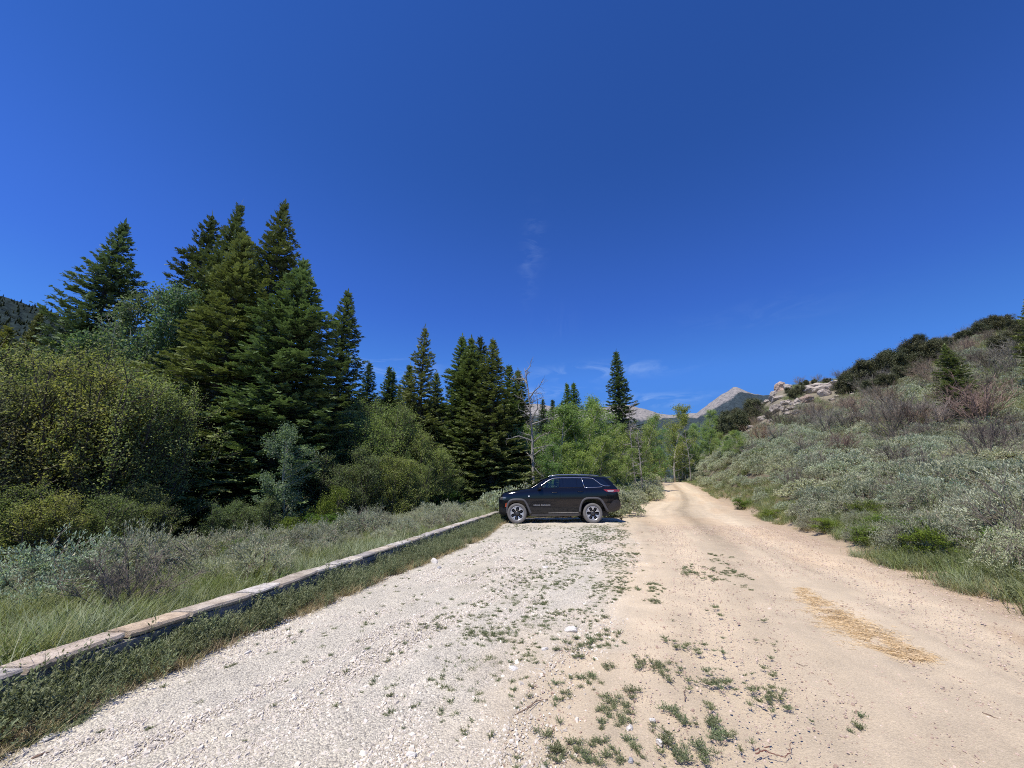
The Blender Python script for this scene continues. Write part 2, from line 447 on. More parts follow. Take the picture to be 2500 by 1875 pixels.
DIRT = np.array([[.572, .475, .345]]); GRAV = np.array([[.655, .617, .53]])
def gmix(x, y):   # 1 = gravel, 0 = dirt : soft ragged change along XB
    d = x - XB(y)
    lim = sstep(16.5, 19.5, y)
    v = 1 - sstep(-.85, .55, d + .55 * fbm(x * .9, y * .9, 61, 4) + .15 * fbm(x * 6, y * 6, 62, 3))
    return v * (1 - lim * .6)
def col_all(x, y, t):
    m = gmix(x, y)[:, None]
    n1 = fbm(x * .7, y * .7, 71, 4)[:, None]; n2 = fbm(x * 3, y * 3, 72, 4)[:, None]
    dirt = DIRT * (1 + .07 * n1 + .07 * n2)
    u = (x - XB(y)) / np.maximum(XR(y) - XB(y), .1)
    st = fbm(u * 9, y * .12, 73, 4)[:, None]
    st2 = fbm(u * 26, y * .2, 173, 3)[:, None]; dirt = dirt * (1 + .16 * st + .09 * st2)
    pink = sstep(.0, .5, fbm(u * 5, y * .22, 74, 4))[:, None]
    dirt = dirt * (1 - pink * np.array([[.02, .07, .11]]))
    # gravelly crown between the wheel tracks, rusty soil along the right edge, dark rut near the camera
    cr = np.exp(-((u - .50 + .04 * fbm(y * .3, y * 0, 75, 3)) / .055) ** 2)[:, None] * sstep(8, 12, y)[:, None]
    dirt = dirt * (1 - .20 * cr * (1 + n2))
    for uc in (.27, .73): dirt = dirt * (1 + .10 * np.exp(-((u - uc) / .055) ** 2)[:, None])
    e = sstep(.80, .99, u + .06 * fbm(x, y, 76, 4))[:, None]
    dirt = dirt * (1 - e) + np.array([[.47, .365, .26]]) * (1 + .15 * n2) * e
    rut = np.exp(-((u - .80 + .02 * fbm(y * .8, y * 0, 78, 3)) / .024) ** 2)[:, None] * (1 - sstep(4.2, 5.4, y))[:, None] * sstep(2, 3, y)[:, None]
    dirt = dirt * (1 - rut * np.array([[.28, .36, .42]]))
    gr = GRAV * (1 + .06 * n1 + .10 * n2)
    wm = sstep(.0, .8, fbm(x * .5, y * .5, 77, 4))[:, None]
    gr = gr * (1 - wm * np.array([[.02, .04, .09]]))
    return gr * m + dirt * (1 - m)
def gr_all(x, y, t):
    u = (x - XB(y)) / np.maximum(XR(y) - XB(y), .1)
    cr = np.exp(-((u - .50) / .07) ** 2) * sstep(8, 12, y)
    return np.clip(.2 + .75 * gmix(x, y) + .5 * cr + .12 * fbm(x * 2, y * 2, 79, 3), 0, 1)
def rel_(x, y, t):
    u = (x - XB(y)) / np.maximum(XR(y) - XB(y), .1)
    r = .012 * fbm(x * 3, y * 3, 81, 4) + .03 * fbm(x * .6, y * .6, 82, 3) * sstep(3, 8, np.hypot(x, y))
    r = r - .04 * np.exp(-((u - .27) / .06) ** 2) - .04 * np.exp(-((u - .73) / .06) ** 2) + .018 * fbm(u * 30, y * .5, 88, 3)
    return r * np.minimum(1, 8 * t * (1 - t) + .25)
near = np.concatenate([np.arange(-12, -1, .4), np.arange(-1, 9, .045), np.arange(9, 20, .09), np.arange(20, 76, .25)])
lotmat = soilmat("gravel_and_dirt", bump=.8, grain=85, cell=78, amt=.22)
gravel_lot = strip("gravel_lot", XG, lambda y: XB(y), near[near <= 19.0], 110, col_all, gr_all, .006, lotmat, rel_)
dirt_road = strip("dirt_road", lambda y: XB(y) - .30 * (y < 18), XR, near, 130, col_all, gr_all, .001, lotmat, rel_)

# ---- mountains
def mountmat(name, forest, rockc, rock2, haze):
    m, n, out = new_mat(name)
    at = N(n, "ShaderNodeAttribute", attribute_name='rock'); t = N(n, "ShaderNodeTexCoord")
    z = N(n, "ShaderNodeTexNoise", Scale=.035, Detail=9, Roughness=.72); z2 = N(n, "ShaderNodeTexNoise", Scale=.006, Detail=6, Roughness=.6)
    z3 = N(n, "ShaderNodeTexVoronoi", Scale=.06)
    for q in (z, z2, z3): n.links.new(t.outputs['Object'], q.inputs['Vector'])
    rk = ramp(n, z.outputs[0], [(.3, rock2), (.5, rockc), (.72, tuple(min(1, c * 1.25) for c in rockc))])
    fo = ramp(n, z3.outputs['Distance'], [(0, tuple(c * 1.6 for c in forest)), (.5, forest), (1, tuple(c * .45 for c in forest))])
    fo = mixc(n, ramp(n, z2.outputs[0], [(.55, (0, 0, 0)), (.75, (.45, .45, .45))]), fo, tuple(c * 2.2 for c in forest))
    ad = N(n, "ShaderNodeMath", operation='MULTIPLY_ADD'); n.links.new(z.outputs[0], ad.inputs[0]); ad.inputs[1].default_value = .7; n.links.new(at.outputs['Fac'], ad.inputs[2])
    fac = ramp(n, ad.outputs[0], [(.72, (0, 0, 0)), (.84, (1, 1, 1))])
    c = mixc(n, fac, fo, rk)
    b = N(n, "ShaderNodeBsdfPrincipled", Roughness=.95); b.inputs['Specular IOR Level'].default_value = .05
    n.links.new(c, b.inputs['Base Color'])
    bp = N(n, "ShaderNodeBump", Strength=.8, Distance=9.0); n.links.new(z.outputs[0], bp.inputs['Height']); n.links.new(bp.outputs[0], b.inputs['Normal'])
    n.links.new(b.outputs[0], out.inputs[0]); return m
def mountain(name, sky_px, r_a, r_b, r_c, mat, seed, rock=None, jag=.004, amp=.12, na=500, nr=90):
    a, e = _azt(sky_px); a = np.array(a); e = np.array(e)
    az = np.linspace(a[0], a[-1], na); tt = np.linspace(0, 1, nr)
    Az, T = np.meshgrid(az, tt, indexing='ij')
    tb = .72
    up = np.clip(T / tb, 0, 1); dn = np.clip((T - tb) / (1 - tb), 0, 1)
    R = np.where(T < tb, r_a + (r_b - r_a) * up, r_b + (r_c - r_b) * dn)
    el = np.interp(Az, a, e) + jag * fbm(Az * 60, Az * 0 + seed, seed, 5)
    Zr = CAMH + el * r_b
    prof = np.where(T < tb, up ** 1.25, 1 - dn ** .8 * .75)
    Z = Zr * prof
    X, Y = R * np.sin(Az), R * np.cos(Az)
    env = np.sin(np.clip(up, 0, 1) * math.pi) ** .7 * (T < tb)
    s = 1 / (r_b * .09)
    rd = 1 - np.abs(fbm(X * s, Y * s, seed + 3, 5))
    Z = Z + (rd - .75) * amp * np.abs(Zr) * env
    Z = Z - 2 * (T == 0)
    V, f = grid_geo(X, Y, Z); g = Geo(); g.add(V, f[:, ::-1], 0, True); me = g.mesh(name, mat)
    if rock is None: rv = np.zeros(len(V))
    else:
        ra, _ = _azt([(p[0], 1000) for p in rock]); dp = np.interp(Az, ra, [p[1] for p in rock]) / 1000.0
        elv = (Z - CAMH) / R
        rv = (.5 * sstep(1.35, .55, (el - elv) / np.maximum(dp, 1e-4))).ravel()
        rv = np.where((T > tb).ravel(), .5, rv)
    at = me.attributes.new('rock', 'FLOAT', 'POINT'); at.data.foreach_set('value', rv.astype(np.float32))
    o = link(name, me); tag(o, kind='structure'); return o, (X, Y, Z, T)
mt1 = mountmat("forested_slope", (.026, .040, .040), (.24, .22, .20), (.16, .15, .14), 0)
mt2 = mountmat("mountain_rock", (.040, .056, .066), (.28, .262, .25), (.15, .145, .145), 0)
ridge_px = [(-900, 560), (-300, 650), (0, 722), (60, 741), (140, 765), (200, 790), (330, 850), (600, 925), (919, 980), (1062, 986), (1200, 1000), (1300, 1030), (1400, 1090)]
mountain_slope, MS = mountain("mountain_slope", ridge_px, 500, 1700, 2600, mt1, 5, jag=.003)
peak_px = [(1180, 1000), (1300, 985), (1380, 994), (1430, 1001), (1484, 993), (1520, 986), (1551, 992), (1580, 1001), (1611, 1010), (1653, 1012), (1701, 1008), (1722, 992), (1740, 979),
           (1758, 966), (1775, 955), (1790, 945.5), (1797, 945), (1808, 949), (1822, 955), (1840, 961), (1860, 963), (1882, 965), (1950, 978), (2100, 1000), (2300, 1010)]
mountain_peak, _ = mountain("mountain_peak", peak_px, 1500, 4600, 7000, mt2, 12,
    rock=[(1180, 45), (1430, 40), (1540, 48), (1590, 32), (1620, 12), (1650, 9), (1700, 16), (1750, 27), (1795, 30), (1815, 12), (1838, 3), (1870, 1), (2300, 1)], jag=.0022, amp=.08, na=900, nr=150)
# ------------------------------------------------------------------ plant materials
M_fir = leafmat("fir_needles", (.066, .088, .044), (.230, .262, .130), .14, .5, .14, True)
M_firbark = barkmat("fir_bark", (.05, .042, .035), (.14, .12, .10))
M_aspen = leafmat("aspen_leaves", (.165, .24, .075), (.39, .48, .185), .40, .6, .14, True)
M_aspbark = barkmat("aspen_bark", (.14, .13, .10), (.46, .44, .38), 5)
M_birch = leafmat("birch_leaves", (.172, .210, .100), (.38, .415, .215), .44, .62, .14, True)
M_birbark = barkmat("birch_stems", (.025, .02, .018), (.09, .075, .065), 14)
M_sage = leafmat("sage_leaves", (.30, .325, .225), (.57, .590, .435), .30, .7, .13, True)
M_sagebark = barkmat("sage_stems", (.075, .06, .048), (.26, .22, .175), 30)
M_green = leafmat("green_shrub_leaves", (.085, .14, .024), (.19, .27, .06), .3, .5, .14, True)
M_mahog = leafmat("mahogany_leaves", (.065, .075, .042), (.17, .175, .095), .12, .5, .15, True)
M_brown = leafmat("bare_twigs", (.15, .135, .11), (.34, .315, .27), .0, .8, .18, True)
M_deadw = barkmat("dead_wood", (.13, .12, .11), (.33, .31, .28), 9)
M_grass = leafmat("grass_blades", (.13, .17, .055), (.30, .33, .13), .28, .5, .14)
M_bgrass = leafmat("blue_grass_blades", (.20, .24, .14), (.38, .41, .26), .25, .55, .13)
M_dry = leafmat("dry_grass", (.27, .215, .12), (.50, .42, .26), .2, .7, .12)
M_weed = leafmat("weed_leaves", (.115, .142, .072), (.26, .285, .155), .2, .6, .15)
M_straw = leafmat("straw_blades", (.60, .49, .27), (.80, .68, .42), .2, .7, .02)
M_seed = leafmat("seed_stalks", (.42, .36, .24), (.60, .53, .37), .1, .8, .1)
PI = math.pi

# ------------------------------------------------------------------ generators (return crown mesh, trunk mesh)
def fir_mesh(seed, Hh=14.0, R=3.4, dens=1.0, droop=.16, narrow=.85, gap=.0, detail=1.0, low=.25):
    rg = rng_(seed); crown = Geo(); trunk = Geo()
    zs = np.linspace(0, Hh, 14)
    ox = .10 * fbm(zs * .25, zs * 0 + seed, seed); oy = .10 * fbm(zs * .25, zs * 0 + seed + 5, seed)
    polytube(trunk, np.stack([ox, oy, zs], 1), .019 * Hh * (1 - zs / Hh) ** .9 + .012, 0, 9)
    A = []; B = []; RA = []; RB = []
    TP = []; TD = []; TN = []; TL = []; TW = []; TT = []
    z = low
    lob = rg.uniform(0, 100)
    while z < Hh - .12:
        f = z / Hh
        prof = min((1 - f) ** narrow, 2.4 * (1 - f) ** 1.28) * (1 - .25 * max(0, .12 - f) / .12)
        nb = max(5, int((8.5 + 3.5 * (1 - f)) * dens))
        a0 = rg.uniform(0, 2 * PI)
        layer = 1 + .16 * math.sin(z * 2.9 + lob)
        for b in range(nb):
            a = a0 + 2 * PI * b / nb + rg.normal(0, .18)
            lump = 1 + .46 * float(fbm(math.cos(a) * 1.5 + lob, math.sin(a) * 1.5 + z * .55, seed, 3))
            L = R * prof * layer * lump * rg.uniform(.78, 1.1) + .05
            if rg.random() < gap: L *= rg.uniform(.3, .6)
            zz = z + rg.uniform(-.12, .12)
            up0 = .55 * f ** 1.4 - .05 + rg.normal(0, .06) ; dr = droop * L * (1 - f * .8)
            nseg = 5; t = np.linspace(0, 1, nseg + 1)
            ca, sa = math.cos(a), math.sin(a)
            rx = L * t; rz = L * up0 * t - dr * np.sin(t * PI * .62) + .16 * L * np.clip(t - .6, 0, 1) ** 1.3
            P = np.stack([ca * rx, sa * rx, zz + rz], 1)
            A += list(P[:-1]); B += list(P[1:]); rr = (.010 * L + .006) * (1 - t) + .004
            RA += list(rr[:-1]); RB += list(rr[1:])
            # side twigs
            nt_ = max(5, int(L / .112 * detail * (1.0 if L > .6 else 1.4)))
            ts = np.sort(rg.uniform(.16 if L > .8 else .02, 1, nt_)); sd_ = np.where(np.arange(nt_) % 2 == 0, 1, -1)
            px = np.interp(ts, t, P[:, 0]); py = np.interp(ts, t, P[:, 1]); pz = np.interp(ts, t, P[:, 2])
            tl = (.17 + .34 * L * .42 * (1 - ts) ** .6) * rg.uniform(.75, 1.2, nt_)
            tl = np.minimum(tl, .85) * min(1, max(.42, L / .7))
            ang = rg.uniform(.65, 1.1, nt_) * sd_
            da = a + ang
            dz = rg.normal(-.07, .14, nt_) + up0 * .4
            D = np.stack([np.cos(da), np.sin(da), dz], 1)
            TP.append(np.stack([px, py, pz], 1)); TD.append(D); TL.append(tl)
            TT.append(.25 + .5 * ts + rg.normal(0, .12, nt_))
            # the tip itself
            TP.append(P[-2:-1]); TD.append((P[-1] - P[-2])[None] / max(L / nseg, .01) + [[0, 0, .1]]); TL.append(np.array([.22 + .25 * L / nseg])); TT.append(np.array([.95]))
        z += (.285 - .13 * f) * rg.uniform(.8, 1.2) / dens ** .5
    # leader
    TP.append(np.array([[0, 0, Hh - .55]] * 3)); TD.append(np.array([[.02, 0, 1.], [.12, .1, 1], [-.1, .08, 1]])); TL.append(np.array([.8, .5, .45])); TT.append(np.array([.8] * 3))
    tubes(trunk, A, B, np.array(RA), np.array(RB), 0, 3)
    P = np.concatenate(TP); D = np.concatenate(TD); L = np.concatenate(TL); T = np.clip(np.concatenate(TT), 0, 1)
    D = D / np.linalg.norm(D, axis=1, keepdims=True)
    up = np.array([[0, 0, 1.]]) + rg.normal(0, .35, P.shape)
    S = np.cross(D, up); S /= np.linalg.norm(S, axis=1, keepdims=True); Nn = np.cross(S, D)
    # needle tufts : pairs of narrow rhombi along each twig + end tuft
    n = len(P)
    for k, (f0, sgn) in enumerate(((.02, 1), (.05, -1), (.20, 1), (.24, -1), (.38, 1), (.42, -1), (.56, 1), (.60, -1), (.68, 0))):
        base = P + D * (L * f0)[:, None] - Nn * .01
        d = D + S * sgn * .85 + Nn * rg.normal(.12, .16, n)[:, None]
        l = np.where(sgn == 0, L * .5, np.minimum(.04 + L * .45 * (1 - f0 * .7), .30)) * rg.uniform(.8, 1.2, n)
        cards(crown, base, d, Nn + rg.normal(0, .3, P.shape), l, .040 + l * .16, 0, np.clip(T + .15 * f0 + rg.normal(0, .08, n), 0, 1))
    return crown, trunk

def branchy(rg, start, d, L, n, wob, up):
    pts = [np.array(start, float)]; d = np.array(d, float)
    for i in range(n):
        d = d + rg.normal(0, wob, 3) + np.array([0, 0, up]); d /= np.linalg.norm(d)
        pts.append(pts[-1] + d * L / n)
    return np.array(pts), d
def tree_mesh(seed, Hh, R, nstem=1, lean=.1, rt=.09, cb=.25, nlimb=22, ntw=9, nleaf=22, leaf=.07, shape=1.0, twl=.55, lang=(.5, 1.1), barelow=0, basesp=.3, clump=.11, bare=0.0, tup=.25):
    rg = rng_(seed); crown = Geo(); trunk = Geo()
    LP = []; LT = []; TW = []
    sA = []; sB = []; sa = []; sb = []
    for s in range(nstem):
        az = rg.uniform(0, 2 * PI) if nstem < 3 else 2 * PI * s / nstem + rg.normal(0, .3)
        ln = lean * rg.uniform(.3, 1.2) if nstem > 1 else lean * .3
        h = Hh * (rg.uniform(.72, 1.0) if (nstem > 1 and s) else 1)
        p0 = np.array([math.cos(az), math.sin(az), 0]) * (basesp * rg.uniform(.3, 1) if nstem > 1 else 0)
        pts, _ = branchy(rg, p0, (math.cos(az) * ln, math.sin(az) * ln, 1), h, 10, .06, .10)
        r = rt * (h / Hh) * (1 - np.linspace(0, 1, 11)) ** .8 + .008
        polytube(trunk, pts, r, 0, 7)
        for l in range(nlimb):
            f = cb + (1 - cb) * (l + rg.random()) / nlimb
            i = min(9, int(f * 10)); q = pts[i] + (pts[i + 1] - pts[i]) * (f * 10 - i)
            a = rg.uniform(0, 2 * PI); el = rg.uniform(*lang) * (0.75 + .5 * f)
            g_ = (f - cb) / (1 - cb)
            Ls = R * (math.sin(PI * min(1, (g_ * .86 + .16) ** shape)) ** .7 * .85 + .22) * rg.uniform(.45, 1.2) / (1 if nstem == 1 else 1.25)
            lp, ld = branchy(rg, q, (math.cos(a) * math.cos(el), math.sin(a) * math.cos(el), math.sin(el)), Ls, 5, .14, .05)
            lr = (r[i] * .42) * (1 - np.linspace(0, .85, 6)) + .004
            polytube(trunk, lp, lr, 0, 4, cap=False)
            if f < barelow: continue
            for t in range(ntw):
                u = rg.uniform(.18, 1.0); k = min(4, int(u * 5)); tp = lp[k] + (lp[k + 1] - lp[k]) * (u * 5 - k)
                dd = rg.normal(0, .7, 3) + (lp[k + 1] - lp[k]) / (Ls / 5) * .8 + np.array([0, 0, tup]); dd /= np.linalg.norm(dd)
                tl = twl * rg.uniform(.5, 1.15) * (1.15 - .5 * u)
                te = tp + dd * tl; sA.append(tp); sB.append(te); sa.append(.010 * R / 2); sb.append(.003)
                if rg.random() < bare: continue
                nn = int(nleaf * rg.uniform(.6, 1.3))
                w_ = rg.uniform(0.1, 1.05, nn)[:, None]
                LP.append(tp + dd * tl * w_ + rg.normal(0, clump, (nn, 3)))
                LT.append(np.full(nn, rg.uniform(.05, .75)) + rg.normal(0, .16, nn))
    if sA: tubes(trunk, sA, sB, np.array(sa), np.array(sb), 0, 3)
    if LP:
        P = np.concatenate(LP); T = np.clip(np.concatenate(LT), 0, 1); n = len(P)
        P[:, 2] = np.maximum(P[:, 2], .05)
        D = rg.normal(0, 1, (n, 3)); D[:, 2] -= .2
        Nn = rg.normal(0, .7, (n, 3)); Nn[:, 2] += .8
        l = leaf * rg.uniform(.6, 1.3, n)
        cards(crown, P, D, Nn, l, l * .72, 0, T)
    return crown, trunk
def sage_mesh(seed, h=.9, R=.75, ntip=420, nl=13, leaf=.04, wid=.012, seedst=0, flat=.9, open_=.0, stemr=.013):
    rg = rng_(seed); fol = Geo(); st = Geo()
    ns = 15; tips = []; A = []; B = []; ra = []; rb = []
    stems = []
    for s in range(ns):
        a = 2 * PI * s / ns + rg.normal(0, .25); el = rg.uniform(.45, 1.45)
        L = .62 * (R * math.cos(el) + h * math.sin(el)) * rg.uniform(.75, 1.1)
        pts, d = branchy(rg, (0, 0, -.03), (math.cos(a) * math.cos(el), math.sin(a) * math.cos(el), math.sin(el)), L, 5, .22, .06)
        polytube(st, pts, stemr * (1 - np.linspace(0, .7, 6)), 0, 4, cap=False); stems.append(pts)
    allp = np.concatenate([np.linspace(p[2], p[-1], 8) for p in stems])
    lob = rg.uniform(0, 50)
    u = rg.uniform(0, 1, ntip); az = rg.uniform(0, 2 * PI, ntip); el = np.arcsin(np.clip(u, .0, 1))
    lump = 1 + .34 * fbm(np.cos(az) * 1.7 + lob, np.sin(az) * 1.7 + el * 1.6, seed, 3)
    rad = lump * rg.uniform(.70, 1.04, ntip)
    T = np.stack([np.cos(az) * np.cos(el) * R * rad, np.sin(az) * np.cos(el) * R * rad, (np.sin(el) * flat * h * rad).clip(.06)], 1)
    keep = rg.random(ntip) > open_ * (fbm(np.cos(az) * 2 + 9, np.sin(az) * 2 + el, seed + 4, 2) > 0)
    T = T[keep]; ntip = len(T)
    d2 = ((T[:, None] - allp[None]) ** 2).sum(-1); j = d2.argmin(1)
    S0 = allp[j]
    tubes(st, S0, T, .0038, .0016, 0, 3)
    # leaves upright around the end of each twig
    n = ntip * nl
    ti = np.repeat(np.arange(ntip), nl)
    out = T[ti] - S0[ti]; out /= (np.linalg.norm(out, axis=1, keepdims=True) + 1e-6)
    P = T[ti] - out * rg.uniform(0, .20 * h, n)[:, None] + rg.normal(0, .022 * h, (n, 3))
    D = out * .5 + rg.normal(0, .45, (n, 3)) + np.array([[0, 0, .75]])
    tt = np.clip(np.repeat(rg.uniform(.1, .8, ntip), nl) + rg.normal(0, .15, n), 0, 1)
    l = leaf * rg.uniform(.7, 1.5, n)
    cards(fol, P, D, rg.normal(0, 1, (n, 3)), l, wid * rg.uniform(.8, 1.3, n), 0, tt)
    if seedst:
        k = rg.choice(ntip, min(seedst, ntip), replace=False); top = T[k]; top = top[top[:, 2] > h * .5]
        e = top + np.stack([rg.normal(0, .05, len(top)), rg.normal(0, .05, len(top)), rg.uniform(.15, .32, len(top)) * h], 1)
        tubes(fol, top, e, .004, .002, 1, 3, rg.uniform(0, 1, len(top)))
        for q in range(7):
            u = rg.uniform(.3, 1, len(top))[:, None]
            cards(fol, top + (e - top) * u, rg.normal(0, .6, top.shape) + [[0, 0, 1]], rg.normal(0, 1, top.shape), .04, .016, 1, rg.uniform(0, 1, len(top)))
    return fol, st
def twig_mesh(seed, h=1.5, R=1.1, nst=14, n2=9, n3=5, r0=.016, arch=0.0, cols=1.0):
    """bare, many-stemmed brush"""
    rg = rng_(seed); g = Geo(); A = []; B = []; ra = []; rb = []; tt = []
    for s in range(nst):
        a = rg.uniform(0, 2 * PI); el = rg.uniform(.55, 1.45)
        L = (R * math.cos(el) + h * math.sin(el)) * rg.uniform(.6, 1.05)
        p, d = branchy(rg, (rg.normal(0, .06), rg.normal(0, .06), 0), (math.cos(a) * math.cos(el), math.sin(a) * math.cos(el), math.sin(el)), L, 6, .14, .05 - arch)
        polytube(g, p, r0 * (1 - np.linspace(0, .8, 7)), 0, 4, cap=False, tint=rg.uniform(0, .6))
        for k in range(n2):
            u = rg.uniform(.3, 1) * 5.99; i = int(u); q = p[i] + (p[i + 1] - p[i]) * (u - i)
            dd = rg.normal(0, .55, 3) + (p[i + 1] - p[i]) / (L / 6) + [0, 0, .25]; dd /= np.linalg.norm(dd)
            l2 = L * .33 * rg.uniform(.5, 1.1); e = q + dd * l2; m_ = (q + e) / 2 + rg.normal(0, .03, 3) * l2
            A += [q, m_]; B += [m_, e]; ra += [r0 * .38, r0 * .28]; rb += [r0 * .28, r0 * .16]; c = rg.uniform(0, 1); tt += [c, c]
            for j in range(n3):
                w_ = rg.uniform(.2, 1); q2 = q + (e - q) * w_
                d3 = rg.normal(0, .6, 3) + dd + [0, 0, .2]; d3 /= np.linalg.norm(d3)
                A.append(q2); B.append(q2 + d3 * l2 * rg.uniform(.25, .6)); ra.append(r0 * .2); rb.append(r0 * .1); tt.append(rg.uniform(0, 1))
    tubes(g, A, B, np.array(ra), np.array(rb), 0, 3, np.array(tt))
    return g
def grass_mesh(seed, n=45, L=.35, sp=.10, w=.006, lean=.35, mat=0, bend=.35):
    rg = rng_(seed); g = Geo()
    P = np.stack([rg.normal(0, sp, n), rg.normal(0, sp, n), np.zeros(n) - .01], 1)
    az = rg.uniform(0, 2 * PI, n)
    D = np.stack([np.cos(az) * lean * rg.uniform(.2, 1.3, n), np.sin(az) * lean * rg.uniform(.2, 1.3, n), np.ones(n)], 1)
    Bv = np.stack([np.cos(az) * bend * rg.uniform(.3, 1.4, n), np.sin(az) * bend * rg.uniform(.3, 1.4, n), -rg.uniform(.05, .35, n)], 1)
    blades(g, P, D, Bv, L * rg.uniform(.5, 1.15, n), w * rg.uniform(.7, 1.3, n), mat, rg.uniform(0, 1, n))
    return g
def weed_mesh(seed, nst=9, h=.32, sp=.07, leaf=.035, nl=16, lean=.3):
    """upright leafy stalks with narrow clusters of leaves toward the tip"""
    rg = rng_(seed); g = Geo(); A = []; B = []; P = []; D = []
    for s in range(nst):
        b = np.array([rg.normal(0, sp), rg.normal(0, sp), -.01]); d = np.array([rg.normal(0, lean), rg.normal(0, lean), 1]); hh = h * rg.uniform(.5, 1.1)
        e = b + d / np.linalg.norm(d) * hh; A.append(b); B.append(e)
        u = rg.uniform(.12, 1, nl)[:, None]; P.append(b + (e - b) * u + rg.normal(0, .006, (nl, 3)))
        a = rg.uniform(0, 2 * PI, nl); D.append(np.stack([np.cos(a), np.sin(a), rg.uniform(.2, 1.4, nl)], 1))
    tubes(g, A, B, .0028, .0012, 0, 3, np.full(nst, .6))
    P = np.concatenate(P); D = np.concatenate(D); n = len(P)
    cards(g, P, D, rg.normal(0, .5, (n, 3)) + [[0, 0, 1]], leaf * rg.uniform(.6, 1.4, n), leaf * .38, 0, rg.uniform(0, 1, n))
    return g
def mat_weed_mesh(seed, n=170, R=.10, h=.035, leaf=.022):
    """low ground-hugging weed: short leafy runners"""
    rg = rng_(seed); g = Geo(); P = []; D = []; A = []; B = []
    for s in range(11):
        a = rg.uniform(0, 2 * PI); L = R * rg.uniform(.35, 1.2)
        k = n // 11; u = rg.uniform(.05, 1, k)
        c = np.stack([np.cos(a) * L * u, np.sin(a) * L * u, .005 + h * u * rg.uniform(.5, 1.1)], 1) + rg.normal(0, .006, (k, 3))
        P.append(c); q = rg.uniform(0, 2 * PI, k)
        D.append(np.stack([np.cos(a) * .7 + np.cos(q) * .8, np.sin(a) * .7 + np.sin(q) * .8, rg.uniform(.3, 1.3, k)], 1))
        A.append([0, 0, 0]); B.append([math.cos(a) * L, math.sin(a) * L, h * .8])
    tubes(g, A, B, .002, .001, 0, 3, np.full(11, .3))
    P = np.concatenate(P); D = np.concatenate(D); m_ = len(P)
    cards(g, P, D, rg.normal(0, .6, (m_, 3)) + [[0, 0, 1]], leaf * rg.uniform(.6, 1.3, m_), leaf * .42, 0, rg.uniform(0, 1, m_))
    return g

# ------------------------------------------------------------------ scattering of what nobody could count: one object each
def scatter(name, pts, scales, protos, seed, label=None, cat=None, kind='stuff', squash=None, weights=None):
    rg = rng_(seed); pts = np.asarray(pts, float); n = len(pts)
    me = bpy.data.meshes.new(name); me.vertices.add(n); me.vertices.foreach_set('co', pts.ravel())
    rz = rg.uniform(0, 2 * PI, n)
    rot = np.stack([rg.normal(0, .08, n), rg.normal(0, .08, n), rz], 1)
    sc = np.stack([scales, scales, scales * (squash if squash is not None else rg.uniform(.85, 1.2, n))], 1)
    a = me.attributes.new('rot', 'FLOAT_VECTOR', 'POINT'); a.data.foreach_set('vector', rot.astype(np.float32).ravel())
    a = me.attributes.new('sc', 'FLOAT_VECTOR', 'POINT'); a.data.foreach_set('vector', sc.astype(np.float32).ravel())
    idx = rg.integers(0, len(protos), n) if weights is None else rg.choice(len(protos), n, p=np.array(weights) / sum(weights))
    a = me.attributes.new('pick', 'INT', 'POINT'); a.data.foreach_set('value', idx.astype(np.int32))
    c = bpy.data.collections.new(name + "_kinds")
    for i, pm in enumerate(protos):
        po = bpy.data.objects.new("%s_%02d" % (name, i), pm); c.objects.link(po)
    ng = bpy.data.node_groups.new(name, 'GeometryNodeTree')
    ng.interface.new_socket('Geometry', in_out='INPUT', socket_type='NodeSocketGeometry')
    ng.interface.new_socket('Geometry', in_out='OUTPUT', socket_type='NodeSocketGeometry')
    nn = ng.nodes; L = ng.links
    gi = nn.new('NodeGroupInput'); go = nn.new('NodeGroupOutput')
    ci = nn.new('GeometryNodeCollectionInfo'); ci.inputs[0].default_value = c
    ci.inputs['Separate Children'].default_value = True; ci.inputs['Reset Children'].default_value = True
    ip = nn.new('GeometryNodeInstanceOnPoints'); ip.inputs['Pick Instance'].default_value = True
    def na(t, nm):
        x = nn.new('GeometryNodeInputNamedAttribute'); x.data_type = t; x.inputs[0].default_value = nm
        return [o for o in x.outputs if o.enabled][0]
    L.new(gi.outputs[0], ip.inputs['Points']); L.new(ci.outputs[0], ip.inputs['Instance'])
    L.new(na('INT', 'pick'), ip.inputs['Instance Index'])
    e2r = nn.new('FunctionNodeEulerToRotation'); L.new(na('FLOAT_VECTOR', 'rot'), e2r.inputs[0])
    L.new(e2r.outputs[0], ip.inputs['Rotation']); L.new(na('FLOAT_VECTOR', 'sc'), ip.inputs['Scale'])
    L.new(ip.outputs[0], go.inputs[0])
    o = link(name, me); md = o.modifiers.new('scatter', 'NODES'); md.node_group = ng
    tag(o, label, cat, kind=kind); return o
def project(x, y, z):
    dy = y * CP + (z - CAMH) * SP; up = -y * SP + (z - CAMH) * CP; dy = np.maximum(dy, .2)
    return 1250 + x / dy * F_PX, 937.5 - up / dy * F_PX
def outcrop(x, y, z):      # the bare rocky part of the hillside
    px, py = project(x, y, z)
    return (px > 1855) & (px < 2105) & (py > 925) & (py < 1034 - (px - 1855) * .12)
